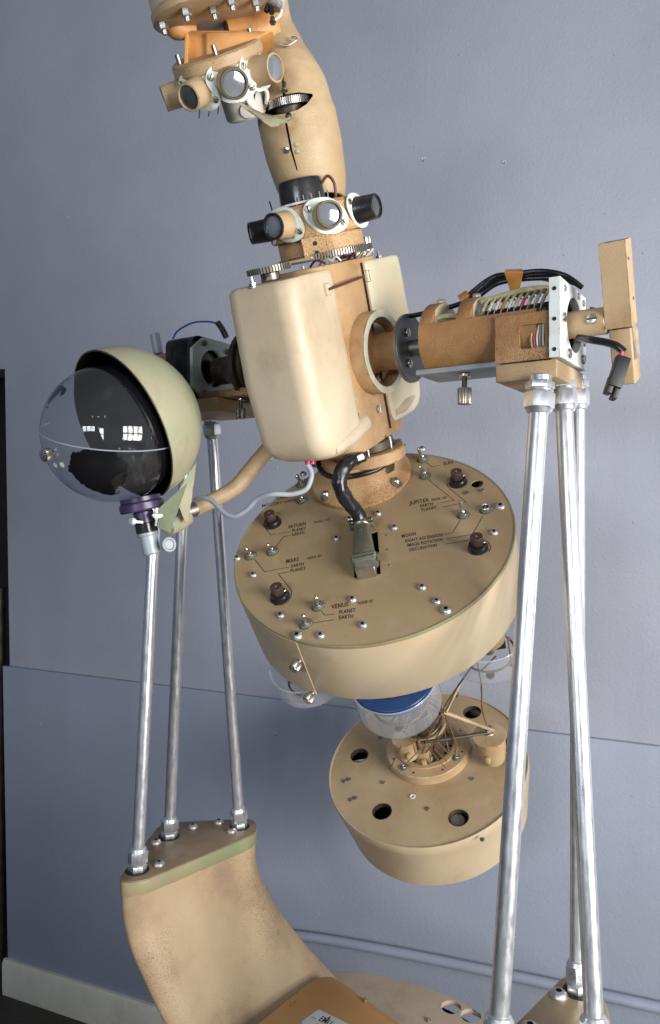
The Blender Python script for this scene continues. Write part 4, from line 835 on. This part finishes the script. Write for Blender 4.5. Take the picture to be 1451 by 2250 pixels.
b = MB(); b.prism([(p.x, p.y) for p in tp], tz-.2, tz, mat('orange_tan_cover', (.50,.28,.10), .4, 0, (.45,.24,.08), 5, (.3,.17,.08), 9, .4, .08, 250, bump=.15), None, .010); b.build('center_cover', stand, Matrix())
lb = [Pz(x, y, tz) for x, y in ((700,2218),(660,2248),(745,2290),(790,2262))]
b = MB(); b.prism([(p.x, p.y) for p in rounded(lb, .008, 3)], tz+.0003, tz+.0010, labelm); lbo = b.build('paper_label', stand, Matrix())
dx_ = (lb[3]-lb[0]); me, k = text_mesh('EMU', .030, 1.0); me.materials.append(printm); me.name = 'lettering'
p = Pz(700, 2243, tz); link('lettering', me, T(p.x, p.y, tz+.0013) @ RZ(atan2(dx_.y, dx_.x)), lbo)
b = MB(); ang_ = atan2(dx_.y, dx_.x)
for k, (x0, y0, L_) in enumerate(((.004,-.012,.05),(.004,-.018,.04),(-.02,.0,.012))): b.box((x0+L_/2, y0, 0), (L_, .0012, .0003), printm)
b.add([(.012,.016,0),(.019,.016,0),(.0155,.028,0)], [(0,1,2)], printm); b.build('print', lbo, T(p.x, p.y, tz+.0013) @ RZ(ang_))
for px, py in ((642,2207),(802,2200)):
    p = Pz(px, py, tz); b = MB(); b.hexa(.006, 0, .004, mat('brass', (.5,.38,.12), .35, .9)); b.cyl(.003, .004, .008, steel, 8); b.build('brass_stud', stand, T(p.x+.0, p.y, tz) @ RZ(.5))
# ============================================================ GLOBE PROJECTOR
gd = 1.55; GC = P(248, 953, gd); gr = 151/F*gd
hn = V(-.67, -.60, -.44).normalized()
globe = thing('globe_projector', 'smoky clear ball lamp in a half-round pale green hood, at the left', 'projector', T(GC.x, GC.y, GC.z))
HC = P(268, 938, 1.572); HR = .161
HM = frame(HC, hn, UP)
b = MB(); N_ = 20; prof = [(HR*cos(pi/2*i/N_), -HR*sin(pi/2*i/N_)) for i in range(N_+1)]; prof[-1] = (0, -HR)
b.lathe(prof, olive, 96); b.lathe([((HR-.003)*cos(pi/2*i/N_)+(0 if i < N_ else -(HR-.003)*cos(pi/2)), -(HR-.003)*sin(pi/2*i/N_)) for i in range(N_+1)], blackm, 96); b.ring(HR, HR-.003, -.001, .0015, darkst, 96, c=.0004)
hood = b.build('hood', globe, HM)
GM = frame(GC, hn, UP); GPATCH = tuple(GM.to_3x3().inverted() @ ((P(222, 1052, gd-.11)-GC)))
GPATCH2 = tuple(GM.to_3x3().inverted() @ (P(128, 872, gd-.06)-GC))
gm = globe_mat()
b = MB(); b.lathe([(gr*sin(pi*i/40) if 0 < i < 40 else 0, -gr*cos(pi*i/40)) for i in range(41)], gm, 96); ball = b.build('clear_globe', globe, GM, 60)
# seam thread round the ball, knob, dots
Ms2 = frame(GC, V(.12, -.30, .95), RX); b = MB(); b.tube([((gr+.0006)*cos(t), (gr+.0006)*sin(t), 0) for t in [radians(-190)+radians(200)*i/48 for i in range(49)]], .0014, greypl, 6, Ms2, smooth=0); b.build('seam_thread', globe, Matrix())
def ballpt(px, py):
    r = ray(px, py).normalized(); o = CAM-GC; bb = o.dot(r); cc = o.dot(o)-gr*gr; t = -bb-sqrt(max(0, bb*bb-cc)); p = CAM+r*t; return p, (p-GC).normalized()
p, n_ = ballpt(113, 997); b = MB(); b.cyl(.008, -.002, .004, steel, 20); b.knurl(.0125, .004, .018, steel, 24); b.build('pivot_knob', globe, frame(p, (n_-FW*.4), UP))
for px, py in ((122,1022),(137,1021)):
    p, n_ = ballpt(px, py); b = MB(); b.cyl(.0055, 0, .0006, mint, 16, c=0); b.build('dot', globe, frame(p, n_, UP))
b = MB(); b.cyl(.014, -.075, -.0, blackp, 20); b.sphere(.02, (0, 0, 0), blackp); b.build('bulb_holder', globe, frame(GC+V(.035,.02,-.03), V(-.3,0,1), RX))
gb = P(313, 1116, 1.53); ga = V(.20, .05, -1).normalized(); GB = frame(gb-ga*.004, ga, RX)
b = MB(); b.cyl(.044, -.008, .010, purple, 40, c=.003); b.cyl(.040, -.018, -.008, purple, 40); b.cyl(.020, .010, .052, purple, 28); b.ring(.0215, .01, .034, .054, blackp, 28); b.build('globe_base', globe, GB)
b = MB(); b.cyl(.0175, .05, .098, greypl, 28, c=.003); b.ring(.021, .012, .052, .060, greypl, 28); clamp = b.build('clamp', globe, GB)
b = MB(); b.cyl(.010, 0, .02, greypl, 20); b.ring(.015, .010, .014, .022, greypl, 24); b.cyl(.009, .014, .019, steel, 16); b.build('clamp_bolt', globe, frame(P(362,1198,1.53), V(.6,-.75,.1), UP))
def wing(px, py, d, nrm): b = MB(); b.lathe([(0,0),(.010,.001),(.013,.005),(.010,.009),(0,.010)], whitepl, 20, Matrix.Scale(.6, 4, (1,0,0))); b.cyl(.003, -.016, .001, whitepl, 10); b.build('thumb_knob', globe, frame(P(px, py, d), nrm, UP))
wing(297, 1146, 1.50, V(-.8,-.6,.1)); wing(346, 1138, 1.50, V(.2,-.2,1))
b = MB(); b.cyl(.012, 0, .028, greypl, 20); b.build('cross_rod', globe, frame(P(352,1150,1.54), V(.9,.3,0), UP))
# olive bracket fins
def sheet(pl, th, mt, name, parent):
    v0 = [P(*q) for q in pl]; nrm = (v0[1]-v0[0]).cross(v0[2]-v0[0]).normalized(); n = len(v0); b = MB(); b.add(v0+[p+nrm*th for p in v0], [tuple(range(n)), tuple(range(n, 2*n))]+[(i, (i+1) % n, (i+1) % n+n, i+n) for i in range(n)], mt); return b.build(name, parent, Matrix())
dko = mat('dark_olive_paint', (.09,.12,.06), .45, 0, (.15,.17,.09), 12, bump=.15)
sheet([(348,1118,1.50),(413,1060,1.53),(374,1172,1.50),(350,1160,1.49)], .003, dko, 'bracket_fin', globe)
sheet([(385,1090,1.58),(433,1012,1.62),(416,1140,1.58),(408,1150,1.57)], .003, olive, 'bracket_fin', globe)
b = MB(); b.tube([P(368,1160,1.57), P(392,1150,1.60), P(412,1135,1.62)], .017, olive, 20, smooth=0); b.build('bracket_barrel', globe, Matrix())
b = MB(); b.tube([P(400,1128,1.62), P(430,1118,1.64)], .016, steel, 24, smooth=0); b.tube([P(428,1119,1.64), P(480,1094,1.66), P(522,1068,1.68), P(548,1036,1.69), P(600,975,1.72)], [.0165,.0165,.0175,.0175,.018], tan_, 24, smooth=5); b.build('support_arm', globe, Matrix())
# ============================================================ CABLES
b = MB(); pts = [hit(DF, 697, 1016, .075), ]
def w2(pl): return [P(*q) for q in pl]
b.tube(w2([(676,1022,1.50),(684,1035,1.50),(684,1052,1.50),(672,1076,1.50),(640,1086,1.50),(600,1086,1.50),(565,1097,1.52),(545,1118,1.53),(518,1134,1.54),(494,1128,1.55),(470,1104,1.57),(448,1094,1.59),(430,1098,1.61)]), .0052, greyc, 12, smooth=5); gcb = b.build('grey_cable'); tag(gcb, 'wavy grey two-core cable from red terminals to the globe bracket', 'cable')
for x0 in (676, 686):
    b = MB(); b.tube(w2([(x0,1002,1.50),(x0+1,1020,1.50)]), .0058, redp, 12, smooth=0); b.tube(w2([(x0-1,990,1.50),(x0,1003,1.50)]), .0035, steel, 8, smooth=0); b.ring(.0064, .003, 0, .003, redp, 12, M=T(*P(x0, 1001, 1.50))); b.build('crimp_terminal', gcb)
b = MB(); b.box((0,0,0), (.026,.02,.012), whitepl, T(*P(680, 988, 1.50)), .002); b.build('terminal_block', gcb)
pc = root_pc = thing('power_cable', 'black corrugated cable round the neck ending in an olive metal plug', 'cable', T(*P(795,1145,1.50)))
nk = WM[neck] 
b = MB(); b.tube([nk @ Vector((.083*cos(a_), .083*sin(a_), .066+.003*sin(3*a_))) for a_ in [radians(-200)+radians(250)*i/30 for i in range(31)]], .0058, cablem, 12, smooth=0); b.build('thin_lead', pc, Matrix())
b = MB(); b.tube(w2([(784,1008,1.52),(798,1003,1.525)]), .0062, whitepl, 12, smooth=0); b.build('white_sleeve', pc, Matrix())
pts = w2([(800,1004,1.545),(782,1008,1.53),(759,1024,1.515),(747,1050,1.51),(752,1080,1.515),(768,1106,1.53),(784,1124,1.545)]); pts.append(DF @ hit(DF, 795, 1146, .022))
b = MB(); b.tube(pts, [.009,.0135,.015,.015,.015,.015,.0145,.013], cablem, 20, smooth=14)
random.seed(2)
for i, v in enumerate(b.v):
    v += Vector((noise.noise(v*70), noise.noise(v*70+Vector((5,5,5))), noise.noise(v*70+Vector((9,1,3)))))*.0022
b.build('corrugated_sleeve', pc, Matrix(), 70)
# plug: sits in the slot, tapering body
q0 = DF.inverted() @ P(797, 1146, 1.475); 
ctop = hit(DF, 795, 1154, .020); cbot = hit(DF, 803, 1246, .018)
PM = DF @ frame((ctop+cbot)/2, Vector((0,0,1)), (cbot-ctop)); L_ = (cbot-ctop).length
b = MB()
secs = []
for t, wy, h0, h1_ in ((-.5,.012,-.012,.010),(-.40,.016,-.014,.013),(-.2,.018,-.016,.015),(.2,.0205,-.018,.017),(.33,.021,-.018,.017)):
    secs.append([(t*L_, y_, z_) for y_, z_ in rrect(-wy, wy, h0, h1_, .007, 3)])
loft(secs, olivem, b=b); b.box((.36*L_, 0, 0), (.008, .050, .038), olivem, None, .003); b.box((.41*L_, 0, 0), (.006, .046, .036), olivem, None, .003); plug = b.build('plug', pc, PM)
b = MB(); b.box((.5*L_, 0, -.006), (.026, .038, .028), steel, None, .003); b.build('plug_shell', pc, PM)
b = MB(); b.tube([(.25*L_, .022, -.004), (.32*L_, .027, .006), (.45*L_, .027, .004)], .0035, olivem, 8); b.build('latch', pc, PM)
b = MB(); b.ring(.0165, .010, -.006, .012, olivem, 28); b.box((0, -.019, .003), (.012, .012, .014), olivem, None, .002); b.box((0, .019, .003), (.012, .012, .014), olivem, None, .002); b.build('cable_clamp', pc, PM @ T(-.54*L_, 0, 0) @ RYm(pi/2))
for sg in (1, -1): put('screw', S_SLOT, pc, PM @ T(-.53*L_, .020*sg, .010))
me, k = text_mesh('B', .013, 1); me.materials.append(olivem); mo = link('emblem', me, PM @ T(-.30*L_, .006, .0145) @ RZ(-pi/2), pc); mo.modifiers.new('s', 'SOLIDIFY').thickness = .002
# loom over the right housing
lo = thing('cable_loom', 'black cable loom arching over the right axle housing, held by brown tape', 'cable', T(*P(1130,610,1.35)))
for k, pl in enumerate(([(900,694,1.52),(925,690,1.50),(1010,668,1.46),(1050,640,1.43),(1085,610,1.42),(1130,602,1.40),(1190,596,1.38),(1240,605,1.36),(1275,628,1.36)],
          [(1010,670,1.46),(1045,636,1.44),(1092,606,1.42),(1150,606,1.40),(1200,602,1.38),(1245,612,1.37),(1280,632,1.37)],
          [(1020,664,1.46),(1052,650,1.43),(1095,622,1.42),(1160,612,1.40),(1230,612,1.38),(1262,622,1.38)],
          [(1022,660,1.47),(1060,632,1.45),(1110,612,1.44),(1170,608,1.42),(1225,618,1.38)])):
    b = MB(); b.tube(w2(pl), .0048, cablem, 12, smooth=5); b.build('cable_strand', lo, Matrix())
sheet([(1109,600,1.39),(1150,600,1.385),(1143,632,1.37),(1124,642,1.37)], .003, tape, 'tape_wrap', lo); sheet([(1109,600,1.39),(1150,600,1.385),(1148,594,1.41),(1112,596,1.41)], .003, tape, 'tape_wrap', lo)
b = MB(); b.tube(w2([(1012,662,1.455),(1032,650,1.45)]), .012, tape, 12, smooth=0); b.build('tape_wrap', lo, Matrix())
pw = thing('hanging_connector', 'black connector on a lead hanging from the hole of the white end plate', 'connector', T(*P(1360,810,1.2)))
b = MB(); b.tube(w2([(1272,742,1.30),(1295,746,1.27),(1330,752,1.25),(1355,760,1.235),(1372,774,1.23)]), .0062, cablem, 12, smooth=5); b.build('lead', pw, Matrix())
cdx = (P(1350,850,1.22)-P(1372,780,1.225)).normalized(); M = frame(P(1368,790,1.225), cdx, RX); conm = mat('connector_black', (.012,.012,.014), .5)
b = MB(); b.box((0, 0, .022), (.022, .016, .052), conm, None, .002); b.box((-.006, -.004, .045), (.010, .018, .03), conm, None, .002); b.box((.006, -.006, .045), (.009, .018, .04), conm, None, .002); b.build('connector_shell', pw, M)
b = MB(); b.tube([(0,0,-.006),(.003,0,.0)], .004, redp, 8, smooth=0); b.tube([(-.004,0,-.012),(-.005,0,.0)], .003, redp, 8, smooth=0); b.build('red_wire', pw, M)
for nm, pt in (('gear', BF @ Vector((.012,0,.21))), ('collar', G), ('neck', NKc)):
    print(nm, proj(pt))
print('wall depth', [round(proj(WM[wall] @ Vector((x, 0, 2)))[2], 2) for x in (0, 1, 2, 3)], 'floor', FLOORZ, 'ZP', ZP)

print('depths', [round(proj(DF @ hit(DF, x, y, .02))[2], 3) for x, y in ((795,1146),(775,1060),(804,1250))], proj(nk @ Vector((0, -.076, .05))), proj(nk @ Vector((0, 0, .077))))
